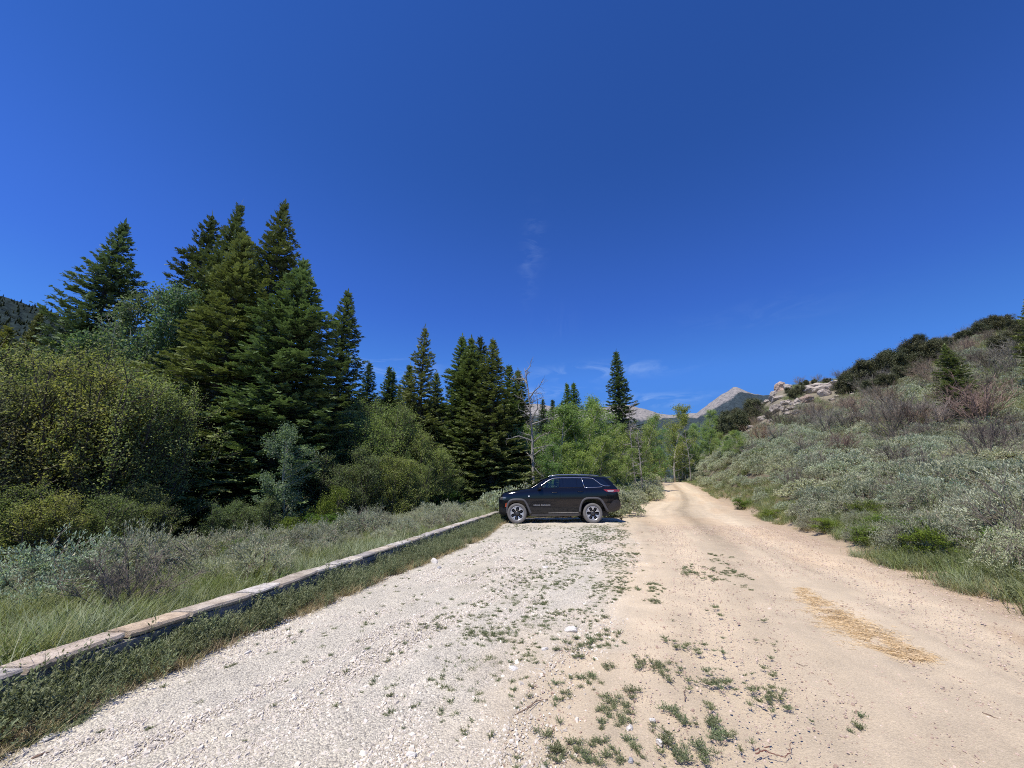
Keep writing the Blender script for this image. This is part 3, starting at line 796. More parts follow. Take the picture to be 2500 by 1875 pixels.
def poisson(rg, xs, ys, dmin):
    """thin a random cloud so that neighbours keep their distance (dmin may be an array)"""
    cell = {}; keep = []; dm = np.broadcast_to(dmin, (len(xs),)); c = float(np.max(dm))
    for i in range(len(xs)):
        k = (int(xs[i] // c), int(ys[i] // c)); ok = True
        for a in (-1, 0, 1):
            for b in (-1, 0, 1):
                for j in cell.get((k[0] + a, k[1] + b), ()):
                    if (xs[i] - xs[j]) ** 2 + (ys[i] - ys[j]) ** 2 < (min(dm[i], dm[j])) ** 2: ok = False; break
                if not ok: break
            if not ok: break
        if ok: cell.setdefault(k, []).append(i); keep.append(i)
    return np.array(keep, int)
def inframe(x, y, z=0.3, m=60):
    dy = y * CP + (z - CAMH) * SP; up = -y * SP + (z - CAMH) * CP
    ok = dy > .2; dy = np.maximum(dy, .2)
    px = 1250 + x / dy * F_PX; py = 937.5 - up / dy * F_PX
    return ok & (px > -m) & (px < 2500 + m) & (py < 1875 + m) & (py > -m)

# boulders on the hillside: (px, py of the middle, half-width px, flatness, label)
bl = [(1908, 946, 17, .75, "tall pinkish boulder at the very top left of the rocky outcrop, against the sky"),
 (1924, 948, 9, .9, "boulder touching the right side of the tall pinkish one on the skyline"),
 (1890, 963, 9, .8, "small boulder stepping down left of the tall skyline boulder"),
 (1893, 975, 18, .45, "long sloping pale slab below the skyline boulders"),
 (1873, 981, 11, .5, "pale boulder at the lower end of the sloping slab"),
 (1860, 987, 4, .7, "small round stone left of the sloping slab"),
 (1995, 953, 30, .42, "large flat-topped boulder in the middle of the rocky outcrop"),
 (2015, 962, 13, .8, "cracked white boulder under the right end of the large flat-topped one"),
 (2052, 936, 26, .25, "long thin ledge of rock near the top of the outcrop"),
 (2076, 949, 13, .55, "rounded boulder at the right end of the outcrop"),
 (2095, 943, 12, .25, "thin pale slab right of the rounded boulder"),
 (1972, 978, 17, .6, "brown rounded boulder below the large flat-topped one"),
 (1948, 981, 8, .9, "upright pale boulder left of the brown one"),
 (1946, 988, 8, .5, "low pale boulder under the upright one"),
 (1920, 985, 13, .5, "pale sloping boulder in the middle left of the outcrop"),
 (1935, 986, 7, .6, "small pale boulder right of the sloping one"),
 (1897, 1000, 16, .75, "big pale boulder at the lower left of the outcrop"),
 (1916, 1003, 9, .6, "boulder beside the big lower-left one"),
 (1938, 997, 15, .25, "flat bright slab in the lower middle of the outcrop"),
 (1947, 1008, 10, .7, "grey boulder below the flat bright slab"),
 (1925, 1010, 9, .5, "grey low boulder left of the one under the bright slab"),
 (1862, 1023, 11, .75, "boulder beside the dark round evergreen on the left of the hillside"),
 (1884, 1027, 7, .5, "small white boulder right below the dark round evergreen"),
 (1818, 1045, 14, .45, "pale rock ledge above the rightmost aspen"),
 (1834, 1043, 8, .5, "right part of the pale rocks above the rightmost aspen"),
 (1830, 1055, 9, .3, "flat white rock below the ledge above the rightmost aspen"),
 (2044, 969, 6, .5, "small pale stone right below the cracked white boulder"),
 (2082, 964, 5, .7, "small pale stone below the rounded boulder"),
 (2032, 976, 9, .3, "low pale stone between brush right of the brown boulder"),
 (1985, 935, 9, .5, "small boulder high on the outcrop under the skyline"),
 (2040, 950, 12, .4, "boulder directly below the long thin ledge")]

def hides_boulder(x, y, z, up=18):
    px, py = project(x, y, z); m = np.zeros(np.shape(px), bool)
    for (bx, by, hw, fl, _) in bl: m |= (np.abs(px - bx) < hw * .95 + 4) & (py > by - hw * fl) & (py < by + hw * fl * 1.1 + up)
    return m & (np.hypot(x, y) > 50)
# ------------------------------------------------------------------ prototypes (mesh data shared by the copies)
def pm(name, gs, mats): return gs.mesh(name, mats)
FIRS = []
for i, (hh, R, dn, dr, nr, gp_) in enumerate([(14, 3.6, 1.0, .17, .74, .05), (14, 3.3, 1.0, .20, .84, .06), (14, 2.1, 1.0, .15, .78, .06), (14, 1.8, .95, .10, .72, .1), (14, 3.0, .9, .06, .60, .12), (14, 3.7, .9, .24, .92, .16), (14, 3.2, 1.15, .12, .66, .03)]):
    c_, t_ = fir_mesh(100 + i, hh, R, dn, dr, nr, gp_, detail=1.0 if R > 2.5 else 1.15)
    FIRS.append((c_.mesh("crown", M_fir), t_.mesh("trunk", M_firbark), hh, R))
BIRCH = []
for i in range(3):
    c_, t_ = tree_mesh(200 + i, 6.0, 2.3, nstem=7, lean=.24, rt=.046, cb=.08, nlimb=17, ntw=10, nleaf=20, leaf=.066, shape=.75, twl=.85, lang=(.45, 1.15), basesp=.45, clump=.085, tup=.8)
    BIRCH.append((c_.mesh("crown", M_birch), t_.mesh("stems", M_birbark), 6.0, 2.3))
BUSH = []
for i in range(2):
    c_, t_ = tree_mesh(230 + i, 2.2, 1.2, nstem=7, lean=.4, rt=.03, cb=.06, nlimb=8, ntw=8, nleaf=26, leaf=.060, shape=.7, twl=.4, lang=(.1, .9), basesp=.3, clump=.09)
    BUSH.append((c_.mesh("foliage", M_green), t_.mesh("stems", M_birbark), 2.2, 1.2))
ASPEN = []
for i in range(3):
    c_, t_ = tree_mesh(260 + i, 8.0, 2.25, nstem=1 + (i == 2) * 2, lean=.10, rt=.075, cb=.10, nlimb=40 if i < 2 else 20, ntw=10, nleaf=32, leaf=.095, shape=.8, twl=.62, lang=(.25, .95), basesp=.7, clump=.13)
    ASPEN.append((c_.mesh("crown", M_aspen), t_.mesh("trunk", M_aspbark), 8.0, 2.0))
MAHOG = []
for i in range(2):
    c_, t_ = tree_mesh(290 + i, 3.6, 2.3, nstem=6, lean=.5, rt=.07, cb=.22, nlimb=10, ntw=9, nleaf=30, leaf=.115, shape=.75, twl=.55, lang=(.3, 1.0), basesp=.3, clump=.15)
    MAHOG.append((c_.mesh("crown", M_mahog), t_.mesh("stems", M_birbark), 3.6, 2.3))
SAGE_N, SAGE_F = [], []
for i in range(3):
    f_, s_ = sage_mesh(300 + i, .85, .78, 620, 17, .036, .0105, seedst=18 if i == 0 else 4, open_=.25)
    SAGE_N.append((f_.mesh("foliage", [M_sage, M_seed]), s_.mesh("stems", M_sagebark)))
for i in range(4):
    f_, s_ = sage_mesh(320 + i, .74, .85, 560, 13, .052, .021, seedst=0, open_=.3 if i % 2 else .1, stemr=.018)
    SAGE_F.append((f_.mesh("foliage", M_sage), s_.mesh("stems", M_sagebark)))
def joined(*parts):
    """one mesh with several materials from (geo, material index shift)"""
    g = Geo()
    for q, sh in parts:
        for (f, m, s) in q.f: g.f.append((f + g.n, m + sh, s))
        g.v += q.v; g.t += q.t; g.n += q.n
    return g
SAGE_J = []
for i in range(4):
    f_, s_ = sage_mesh(340 + i, .74, .85, 420, 10, .070, .030, open_=.2, stemr=.018)
    SAGE_J.append(joined((f_, 0), (s_, 1)).mesh("sagebrush", [M_sage, M_sagebark]))
BROWN = [twig_mesh(400, 1.6, 1.3, 20, 12, 7, .017).mesh("bare_shrub", M_brown), twig_mesh(401, 1.3, 1.6, 16, 12, 6, .02, arch=.05).mesh("bare_shrub", M_brown)]
DSAGE = [twig_mesh(405, .65, .8, 22, 11, 6, .011).mesh("dead_sagebrush", M_sagebark), twig_mesh(406, .7, .9, 16, 10, 6, .014).mesh("dead_sagebrush", M_sagebark)]

def place(name, protos, i, x, y, height, label, cat, group=None, tint=(1, 1, 1), rz=None, wid=1.0, seed=0, z=None, sink=.05):
    cm, tm, hh, R = protos[i]
    s = height / hh; rg = random.Random(seed * 77 + int(x * 31) + int(y * 17))
    zz = float(H(x, y)) - sink if z is None else z
    t = thing(name, label, cat, (x, y, zz), rg.uniform(0, 6.28) if rz is None else rz, (s * wid, s * wid, s), group)
    tr = link(tm.name.split('.')[0], tm, t)
    cr = link(cm.name.split('.')[0], cm, t)
    cr.color = (*tint, 1)
    return t
def at_px(px, py, Y):
    d = ray(px, py); t = Y / d[1]; x = d[0] * t; top = CAMH + d[2] * t
    return x, Y, top - float(H(x, Y)) + .05
OL = (1.25, 1.12, .8); DK = (.78, .86, .85); BL = (.85, 1.06, 1.1); MD = (1, 1, 1)
# ------------------------------------------------------------------ firs: (px, py of the tip, depth, prototype, crown radius, tint, label)
firs = [
 (304, 551, 24.0, 0, 4.4, (.72, .88, .92), "dark fir standing alone at the left behind the birch thicket"),
 (101, 763, 24.0, 1, 2.2, (1.0, .98, .7), "small dark fir just below the forested ridge at the far left"),
 (22, 800, 22.0, 1, 3.2, (1.15, 1.05, .7), "olive fir at the far left edge of the photo beside the small dark fir"),
 (519, 532, 25.0, 5, 5.2, (.62, .68, .66), "dark fir with ragged left side, leftmost tip of the tall fir group"),
 (587, 501, 23.0, 6, 3.2, (.85, .86, .7), "tall fir behind the olive fir, second tip of the tall fir group"),
 (600, 575, 16.8, 1, 3.7, (1.12, 1.16, .9), "big olive-green fir in front of the tall group, branches reaching to the sagebrush"),
 (695, 501, 20.5, 0, 3.6, (.70, .70, .56), "tallest dark fir of the group, right of the olive fir"),
 (742, 636, 17.2, 6, 3.4, (.82, 1.02, .92), "bluish-green fir right of the tallest dark fir, in front of it"),
 (850, 716, 22.5, 1, 3.3, (.80, .98, .95), "slender pointed fir standing right of the tall group"),
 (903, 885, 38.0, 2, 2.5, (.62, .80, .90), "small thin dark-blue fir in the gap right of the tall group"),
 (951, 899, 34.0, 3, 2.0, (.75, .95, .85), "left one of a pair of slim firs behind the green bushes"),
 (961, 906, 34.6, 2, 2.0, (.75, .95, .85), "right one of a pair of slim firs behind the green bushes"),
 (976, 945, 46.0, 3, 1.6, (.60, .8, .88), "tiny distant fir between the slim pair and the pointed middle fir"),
 (1038, 800, 26.5, 5, 3.0, (1.0, 1.03, .85), "tall pointed fir standing by itself in the middle of the left tree line"),
 (1001, 892, 28.5, 2, 2.2, (.85, .95, .85), "short fir tucked against the left side of the pointed middle fir"),
 (1066, 910, 29.0, 2, 2.0, (.85, .95, .85), "short fir tucked against the right side of the pointed middle fir"),
 (1129, 822, 27.5, 2, 2.6, (.92, 1.05, .9), "thin-topped fir, leftmost of the cluster left of the dead aspen"),
 (1151, 827, 26.5, 6, 3.0, (.98, 1.02, .82), "dense fir, second from the left in the cluster left of the dead aspen"),
 (1173, 824, 32.0, 4, 3.2, (.60, .66, .58), "dark round-topped fir at the back of the cluster"),
 (1204, 832, 25.5, 1, 3.1, (.95, 1.0, .80), "broad pointed fir, the front right one of the cluster"),
 (1243, 895, 29.0, 3, 2.0, (.88, 1.05, .85), "very slim fir tip between the cluster and the dead aspen"),
 (1265, 904, 31.0, 2, 2.4, (.85, .95, .8), "slim fir directly left of the dead aspen's top"),
 (1275, 1000, 30.0, 1, 2.6, (.80, .88, .72), "low dark fir behind the trunk of the dead aspen"),
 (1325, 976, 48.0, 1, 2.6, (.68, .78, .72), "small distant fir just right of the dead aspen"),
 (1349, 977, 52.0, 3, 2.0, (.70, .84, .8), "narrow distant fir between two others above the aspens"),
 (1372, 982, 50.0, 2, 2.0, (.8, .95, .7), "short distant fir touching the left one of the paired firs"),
 (1384, 938, 45.0, 3, 1.9, (.88, 1.05, .72), "left one of the paired firs rising above the aspens"),
 (1400, 934, 45.0, 2, 2.3, (.88, 1.05, .72), "right one of the paired firs rising above the aspens"),
 (1504, 858, 46.0, 2, 3.0, (.78, .92, .86), "tall lone fir rising above the aspens behind the parked car"),
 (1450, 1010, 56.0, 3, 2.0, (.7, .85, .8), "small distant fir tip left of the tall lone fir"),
]
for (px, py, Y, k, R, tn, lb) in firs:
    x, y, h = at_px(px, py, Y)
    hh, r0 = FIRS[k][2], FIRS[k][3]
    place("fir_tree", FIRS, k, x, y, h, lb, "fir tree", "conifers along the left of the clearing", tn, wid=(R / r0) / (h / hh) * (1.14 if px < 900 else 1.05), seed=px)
# the firs on the right hillside
x, y = gh(2322, 1035); d = ray(2308, 850); h = CAMH + d[2] / d[1] * y - float(H(x, y))
place("fir_tree", FIRS, 0, d[0] / d[1] * y, y, h, "lone dense fir standing on the brushy hillside at the right", "fir tree", None, (.95, 1.0, .8), wid=1.3)
x, y = gh(2585, 960); place("fir_tree", FIRS, 0, x, y, 9.0, "fir at the right edge of the photo, mostly cut off, high on the hillside", "fir tree", None, (1.0, 1.05, .7))
# ------------------------------------------------------------------ birch thicket and other deciduous growth at the left
OB = (1.05, 1.0, .85); BR = (1.0, .88, .82)
birch = [
 (60, 905, 10.8, 0, (1.0, .88, .8), "brownish-green water birch nearest the left edge of the photo"),
 (165, 872, 11.8, 1, (1.1, 1.04, .85), "tall olive water birch with dark slender stems, second from the left in the thicket"),
 (262, 862, 11.6, 2, (1.15, 1.12, .8), "yellow-green water birch in the middle of the thicket"),
 (345, 880, 12.3, 0, (1.05, 1.05, .85), "water birch with a thick forked dark stem, right part of the thicket"),
 (415, 930, 12.8, 1, (1.0, 1.0, .8), "water birch at the right end of the thicket beside the olive fir"),
 (110, 835, 15.5, 2, (.95, 1.0, .8), "taller green birch behind the left part of the thicket"),
 (235, 815, 16.5, 0, (1.0, 1.08, .8), "taller green birch behind the middle of the thicket, under the bluish aspen"),
 (-30, 900, 10.0, 2, (.9, .85, .8), "birch cut off by the left edge of the photo"),
 (-150, 880, 11.0, 1, (.95, .9, .8), "birch just outside the left edge of the photo"),
 (30, 1180, 9.3, 1, (.95, .98, .7), "low leafy birch clump at the foot of the thicket at the left edge"),
 (150, 1190, 9.6, 2, (1.1, 1.08, .7), "low bright-topped birch clump behind the grey sagebrush at the left"),
 (265, 1195, 10.6, 0, (.8, .85, .7), "low shaded birch clump at the foot of the thicket"),
 (380, 1180, 12.0, 1, (.75, .8, .7), "low dark birch clump at the right foot of the thicket"),
]
for i, (px, py, Y, k, tn, lb) in enumerate(birch):
    x, y, h = at_px(px, py, Y)
    place("water_birch", BIRCH, k, x, y, h * .90, lb, "birch", "water birches of the left thicket", tn, wid=max(1.0, 1.0 if h > 4 else 1.35), seed=i)
mid = [
 (838, 1050, 19.5, 0, "olive bush at the left end of the green bushes, beside the pointed slender fir"),
 (868, 1000, 20.0, 1, "tall green bush left of the middle of the bush group"),
 (912, 1030, 19.0, 2, "broad olive bush in the middle of the green bush group"),
 (947, 1002, 21.0, 0, "tallest yellow-green bush of the bush group"),
 (985, 1020, 21.5, 1, "green bush right of the tallest one, under the pointed middle fir"),
 (1020, 1065, 21.0, 2, "rounded olive bush in front of the pointed middle fir"),
 (1062, 1100, 22.0, 0, "low olive bush right of the rounded one, in front of the firs"),
 (890, 1110, 16.5, 1, "dark low bush in front of the group, shaded at its foot"),
 (965, 1120, 17.5, 2, "low leafy bush in front of the tallest bush"),
 (1010, 1130, 18.6, 0, "bright-tipped low bush at the right front of the bush group"),
 (1110, 1150, 24.0, 1, "small dark bush at the foot of the fir cluster"),
 (790, 1120, 16.8, 2, "low dark bush behind the bright round shrub"),
 (560, 1230, 13.4, 0, "low shaded bush at the foot of the olive fir"),
 (650, 1215, 13.2, 1, "low dark grey-green bush below the aspen sapling"),
]
for i, (px, py, Y, k, lb) in enumerate(mid):
    x, y, h = at_px(px, py, Y)
    tn = [(1.0, 1.12, .8), (.9, 1.02, .8), (1.1, 1.18, .8)][i % 3] if i not in (7, 11, 12, 13) else (.75, .85, .8)
    place("leafy_bush", BIRCH, k, x, y, h, lb, "bush", "green bushes in front of the firs", tn, wid=1.0 if h > 4 else 1.4, seed=i + 50)
for i, (px, py, Y, k, h, w_, tn, lb) in enumerate([
 (330, 705, 19.5, 0, None, .85, (.62, .64, 1.05), "bluish-green aspen rising above the thicket, between the lone fir and the tall group"),
 (385, 755, 20.5, 1, None, .8, (.60, .62, 1.0), "lower bluish aspen right of the taller one, against the tall firs"),
 (270, 785, 19.0, 2, None, .85, (.62, .64, .95), "lower bluish aspen left of the taller one, in front of the lone fir"),
 (722, 1060, 14.0, 1, None, 1.0, (.86, .84, 1.5), "slim pale-green aspen sapling in front of the dark firs")]):
    x, y, hh = at_px(px, py, Y)
    place("aspen_tree", ASPEN, k, x, y, hh, lb, "aspen", None, tn, wid=w_ if hh > 6 else 1.2, seed=i + 80)
for i, (px, py, Y, R, lb) in enumerate([
 (812, 1200, 14.2, .75, "round bright-green shrub under the dark trees behind the middle of the stone wall"),
 (735, 1270, 12.6, .8, "bright green leafy shrub on the edge of the sagebrush, left of the round one"),
 (790, 1262, 13.0, .7, "yellow-green shrub just below the round bright-green shrub"),
 (575, 1330, 9.6, .55, "small bright-green shrub between the large sagebrush and the dark fir branches"),
 (610, 1315, 10.2, .5, "leafy green shrub rising behind the sagebrush in front of the fir"),
 (305, 1385, 8.6, .5, "low green shrub between the two large sagebrushes by the wall"),
 (1085, 1205, 22.0, .9, "low green shrub in the meadow behind the wall, well left of the car")]):
    x, y, hh = at_px(px, py, Y)
    place("green_shrub", BUSH, i % 2, x, y, max(hh, .5), lb, "shrub", None, (1.1, 1.1, .9), wid=R / 1.2 / (max(hh, .5) / 2.2), seed=i)
# aspens behind the car and at the end of the road
aspens = [
 (1322, 1045, 27.0, 0, "aspen at the left edge of the grove, next to the dead aspen"),
 (1352, 1005, 29.0, 1, "leafy aspen just right of the dead aspen, above the car's bonnet"),
 (1388, 1000, 31.0, 2, "aspen below the paired firs, above the car's front door"),
 (1425, 995, 30.0, 0, "aspen with a thin pale trunk above the car's rear door"),
 (1462, 985, 32.0, 1, "taller aspen left of the lone fir, above the car's roof"),
 (1400, 1070, 26.0, 2, "lower aspen directly behind the car's roof"),
 (1455, 1075, 27.0, 1, "lower aspen behind the rear half of the car's roof"),
 (1345, 1090, 25.0, 1, "low aspen behind the windscreen of the car"),
 (1495, 1000, 34.0, 0, "aspen right below the tall lone fir"),
 (1535, 1020, 40.0, 2, "aspen behind the two grey dead trunks"),
 (1500, 1100, 31.0, 2, "short aspen behind the tail of the car"),
 (1575, 1045, 52.0, 0, "aspen right of the dead trunks, left of the road's end"),
 (1560, 1105, 44.0, 1, "short aspen left of the road's end with white stems showing"),
 (1602, 1030, 60.0, 1, "aspen left of the tallest one at the end of the road"),
 (1630, 995, 66.0, 0, "tallest bright-green aspen at the end of the road"),
 (1655, 1040, 70.0, 2, "aspen directly above the end of the road"),
 (1685, 1050, 72.0, 1, "aspen with bare upper twigs right of the road's end"),
 (1615, 1100, 68.0, 2, "low aspen at the left side of the road's end"),
 (1665, 1095, 75.0, 0, "low aspen behind the crest of the road"),
 (1722, 1003, 76.0, 0, "pale thin aspen standing taller than its neighbours right of the road"),
 (1705, 1085, 74.0, 2, "low aspen right of the road's end"),
 (1745, 1075, 72.0, 1, "aspen left of the hillside's foot"),
 (1775, 1088, 66.0, 2, "green aspen where the trees meet the sagebrush slope"),
 (1815, 1062, 60.0, 0, "rightmost aspen, standing against the brown hillside"),
 (1800, 1105, 58.0, 1, "short aspen at the right end of the grove"),
 (1590, 1070, 72.0, 2, "dense aspen filling the gap left of the tallest one at the road's end"),
 (1640, 1060, 78.0, 1, "dense aspen behind the tallest one at the road's end"),
 (1700, 1040, 80.0, 0, "dense aspen behind the bare-topped one right of the road's end"),
 (1735, 1040, 84.0, 2, "far aspen against the foot of the mountain, right of the pale thin one"),
 (1760, 1060, 80.0, 1, "far aspen below the dark evergreens at the hillside's foot"),
 (1785, 1072, 76.0, 0, "far aspen partly hidden by the rightmost aspens"),
 (1550, 1060, 58.0, 1, "dense aspen filling the gap behind the dead trunks"),
 (1520, 1060, 48.0, 2, "dense aspen below the tall lone fir, behind the dead trunks"),
 (1370, 1040, 34.0, 0, "dense aspen behind the leafy one at the left part of the grove"),
 (1440, 1035, 36.0, 2, "dense aspen in the middle back of the grove"),
 (1480, 1060, 37.0, 1, "dense low aspen in the back of the grove left of the lone fir"),
 (1310, 1080, 29.0, 1, "low aspen right behind the trunk of the dead aspen"),
]
for i, (px, py, Y, k, lb) in enumerate(aspens):
    if px >= 1695 and px != 1722:
        x, y = gh(px, 1128 - (px - 1695) * .10); d_ = ray(px, py); h = CAMH + d_[2] / d_[1] * y - float(H(x, y)); h = max(h, 2.6)
    else: x, y, h = at_px(px, py, Y)
    tn = [(1.0, 1.0, 1.0), (.9, 1.0, 1.0), (1.1, 1.05, .9)][i % 3]
    place("aspen_tree", ASPEN, k, x, y, h, lb, "aspen", "aspens behind the car and at the road's end", tn, wid=1.15 if h > 7 else 1.5, seed=i)
# dead standing aspens
def dead_tree(seed, h, lean, label, x, y, nb=18, R=1.4, side=None):
    rg = rng_(seed); t = thing("dead_aspen", label, "dead tree", (x, y, float(H(x, y)) - .05), 0)
    g = Geo(); p, _ = branchy(rg, (0, 0, 0), (lean, 0, 1), h, 12, .045, .08)
    polytube(g, p, (.012 if seed == 7 else .008) * h * (1 - np.linspace(0, 1, 13)) ** .8 + .012, 0, 8); g.build("trunk", M_deadw, t)
    b = Geo(); A = []; B = []; ra = []; rb = []
    for i in range(nb):
        f = .28 + .70 * (i + rg.random()) / nb; k = min(11, int(f * 12)); q = p[k] + (p[k + 1] - p[k]) * (f * 12 - k)
        a = rg.uniform(0, 2 * PI); el = rg.uniform(-.1, .7) + .5 * (f > .8); L = R * rg.uniform(.5, 1.2) * (1.15 - .5 * f)
        lp, d = branchy(rg, q, (math.cos(a) * math.cos(el), math.sin(a) * math.cos(el), math.sin(el)), L, 6, .28, .02)
        polytube(b, lp, (.028 * L) * (1 - np.linspace(0, .85, 7)) + .004, 0, 5, cap=False)
        for j in range(12):
            u = rg.uniform(.2, .99) * 6; kk = int(u); qq = lp[kk] + (lp[min(kk + 1, 6)] - lp[kk]) * (u - kk)
            l2, dd = branchy(rg, qq, rg.normal(0, .7, 3) + (lp[-1] - lp[0]) / L, L * rg.uniform(.15, .42), 3, .4, .02)
            A += list(l2[:-1]); B += list(l2[1:]); ra += [.009, .008, .006]; rb += [.008, .006, .004]
    tubes(b, A, B, np.array(ra), np.array(rb), 0, 3); b.build("branches", M_deadw, t); return t
x, y, h = at_px(1289, 902, 25.0); dead_tree(7, h, .035, "bare grey dead aspen with twisted branches against the dark firs, left of the car", x + .25, y, 24, 1.9)
x, y, h = at_px(1540, 990, 33.0); dead_tree(8, h, -.02, "bare whitish dead aspen below the tall lone fir, right of the car's roof", x, y, 20, 1.6)
x, y, h = at_px(1556, 1050, 31.0); dead_tree(9, h, .05, "shorter bare dead trunk standing right beside the whitish dead aspen", x, y, 16, 1.2)
x, y, h = at_px(1672, 1040, 62.0); dead_tree(10, h, .05, "thin bare whitish aspen trunk in front of the trees at the road's end", x, y, 14, 1.6)
# ------------------------------------------------------------------ sagebrush
rs = rng_(11)
cand = []
n0 = 14000                                   # right slope
az = rs.uniform(math.radians(17), math.radians(72), n0); r = np.sqrt(rs.uniform(0, 1, n0)) * 190
X, Y = r * np.sin(az), r * np.cos(az); u = X - XR(Y)
r1_ = 47 + 0 * r
far = sstep(40, 62, r)
okk = (u > .9 + .5 * fbm(X * .3, Y * .3, 90, 2)) & (r > 7) & (rs.random(n0) < 1 - .45 * far) & (r < R2(az) + 10) & (Y < 100)
S1 = np.stack([X[okk], Y[okk]], 1)
# extra near candidates for full cover
n0 = 9000; az = rs.uniform(math.radians(18), math.radians(72), n0); r = rs.uniform(7, 60, n0)
X, Y = r * np.sin(az), r * np.cos(az); u = X - XR(Y); okk = (u > .8 + .5 * fbm(X * .3, Y * .3, 90, 2)) & (Y < 75)
S1 = np.concatenate([S1, np.stack([X[okk], Y[okk]], 1)])
dm = np.where(np.hypot(S1[:, 0], S1[:, 1]) < 60, 1.15 + .5 * rs.random(len(S1)), 1.7)
S1 = S1[poisson(rs, S1[:, 0], S1[:, 1], dm)]
# left meadow, behind the wall
n0 = 5200; X = rs.uniform(-16, 2, n0); Y = rs.uniform(3, 36, n0); dl = XW(Y) - X
okk = (dl > .9) & (dl < 7.5 + .12 * Y) & ((Y < 18) | (X < -1 + (Y - 18) * .4)) & (rs.random(n0) < .55 + .4 * sstep(-.3, .5, fbm(X * .25, Y * .25, 95, 3)))
okk &= (Y > 8.6) | ((Y > 5.6) & (rs.random(n0) < .22))
S2 = np.stack([X[okk], Y[okk]], 1); S2 = S2[poisson(rs, S2[:, 0], S2[:, 1], .72)]
# behind the car and left of the far road
n0 = 3500; X = rs.uniform(-2, 24, n0); Y = rs.uniform(20.5, 64, n0)
okk = (X < XB(Y) - .7) & (X > XB(Y) - 7)
S3 = np.stack([X[okk], Y[okk]], 1); S3 = S3[poisson(rs, S3[:, 0], S3[:, 1], .95)]
ALL = np.concatenate([np.c_[S1, np.zeros(len(S1))], np.c_[S2, np.ones(len(S2))], np.c_[S3, np.full(len(S3), 2)]])
# keep clear of boulders placed later
ALL = ALL[~(outcrop(ALL[:, 0], ALL[:, 1], H(ALL[:, 0], ALL[:, 1])) & (rs.random(len(ALL)) < .6))]
ALL = ALL[~hides_boulder(ALL[:, 0], ALL[:, 1], H(ALL[:, 0], ALL[:, 1]), 13)]
ALLz = H(ALL[:, 0], ALL[:, 1]); sz = .78 + 1.0 * rs.uniform(0, 1, len(ALL)) ** 1.6; sz = np.where(ALL[:, 2] == 1, sz * .62, sz)
sz = np.where(ALL[:, 2] == 2, sz * 1.25, sz); uu = ALL[:, 0] - XR(ALL[:, 1]); sz = np.where((ALL[:, 2] == 0) & (uu < 2.2), sz * .7, sz)
sz = np.where((ALL[:, 2] == 0) & (np.hypot(ALL[:, 0], ALL[:, 1]) > 55), sz * 1.15, sz)
dist = np.hypot(ALL[:, 0], ALL[:, 1]); vis = inframe(ALL[:, 0], ALL[:, 1], ALLz + .4, 450)
order = np.argsort(np.where(vis, dist / sz, 1e6))
nind = 285
ind = order[:nind]; rest = order[nind:]
def sage_label(x, y, w):
    if w == 0:
        u = x - XR(y); r = math.hypot(x, y)
        if u < 2.0: return (("grey-green sagebrush in the first row along the near right road edge" if y < 16 else "grey-green sagebrush in the first row along the far right road edge"),) * 1 + ("sagebrush lining the right road edge, %s" % ("near" if y < 16 else "far"),)
        k = "near the right edge of the photo" if math.atan2(x, y) > .84 else "in the middle of the right slope" if math.atan2(x, y) > .62 else "on the right slope's left part, toward the aspens"
        return "grey-green sagebrush " + k, "sagebrush " + k
    if w == 1:
        d = XW(y) - x
        k = "close behind the stone wall" if d < 2.4 else "in the middle of the meadow" if d < 5 else "by the dark trees across the meadow"
        h = "nearer than the car's nose" if y < 10 else "level with the car" if y < 19 else "beyond the car"
        return "grey sagebrush %s, %s" % (k, h), "meadow sagebrush %s, %s" % (k, h)
    k = "directly behind the car's tail" if y < 27 else "beside the left edge of the far road" if y < 42 else "near the crest of the road, left side"
    return "large grey-green sagebrush " + k, "sagebrush " + k
rg = random.Random(5)
for q, i in enumerate(ind):
    x, y, w_ = ALL[i]; s = float(sz[i])
    lb, gr = sage_label(x, y, int(w_))
    near_ = dist[i] < 17
    f_, s_ = (SAGE_N[q % 3] if near_ else SAGE_F[q % 4])
    t = thing("sagebrush", lb, "sagebrush", (x, y, float(ALLz[i]) - .03), rg.uniform(0, 6.28), (s, s, s * rg.uniform(.85, 1.15)), gr)
    o = link("foliage", f_, t); b = rg.uniform(.8, 1.15); gg = rg.random()
    o.color = (b * (.97 + .06 * gg), b, b * (1.04 - .12 * gg), 1); link("stems", s_, t)
scatter("sagebrush_field", np.c_[ALL[rest, :2], ALLz[rest] - .03], sz[rest], SAGE_J, 21, "grey-green sagebrush covering the far slope and hillside in countless low mounds", "sagebrush")
# named sagebrushes near the wall
for (px, py, h, R, k, tn, lb) in [
  (430, 1400, 1.05, .95, 1, (1.08, 1.06, .95), "large rounded grey sagebrush with a dark twiggy foot, standing alone behind the wall"),
  (150, 1475, .95, .95, 0, (.92, 1.02, 1.02), "big blue-grey sagebrush with upright seed stalks at the left edge, behind the wall"),
  (30, 1440, .95, .85, 2, (1.1, .98, .85), "brownish-grey sagebrush cut by the left edge of the photo"),
  (250, 1450, .75, .65, 0, (.98, 1.0, 1.02), "grey sagebrush with pale seed stalks, right-hand neighbour of the big blue-grey one"),
  (660, 1355, .75, .7, 1, (1.0, 1.02, .95), "wide grey sagebrush above the tall grass, left of the middle of the wall")]:
    x, y = gh(px, py); f_, s_ = SAGE_N[k]
    t = thing("sagebrush", lb, "sagebrush", (x, y, float(H(x, y)) - .03), 1.0 + k, (R / .78, R / .78, h / .85))
    o = link("foliage", f_, t); o.color = (*tn, 1); link("stems", s_, t)
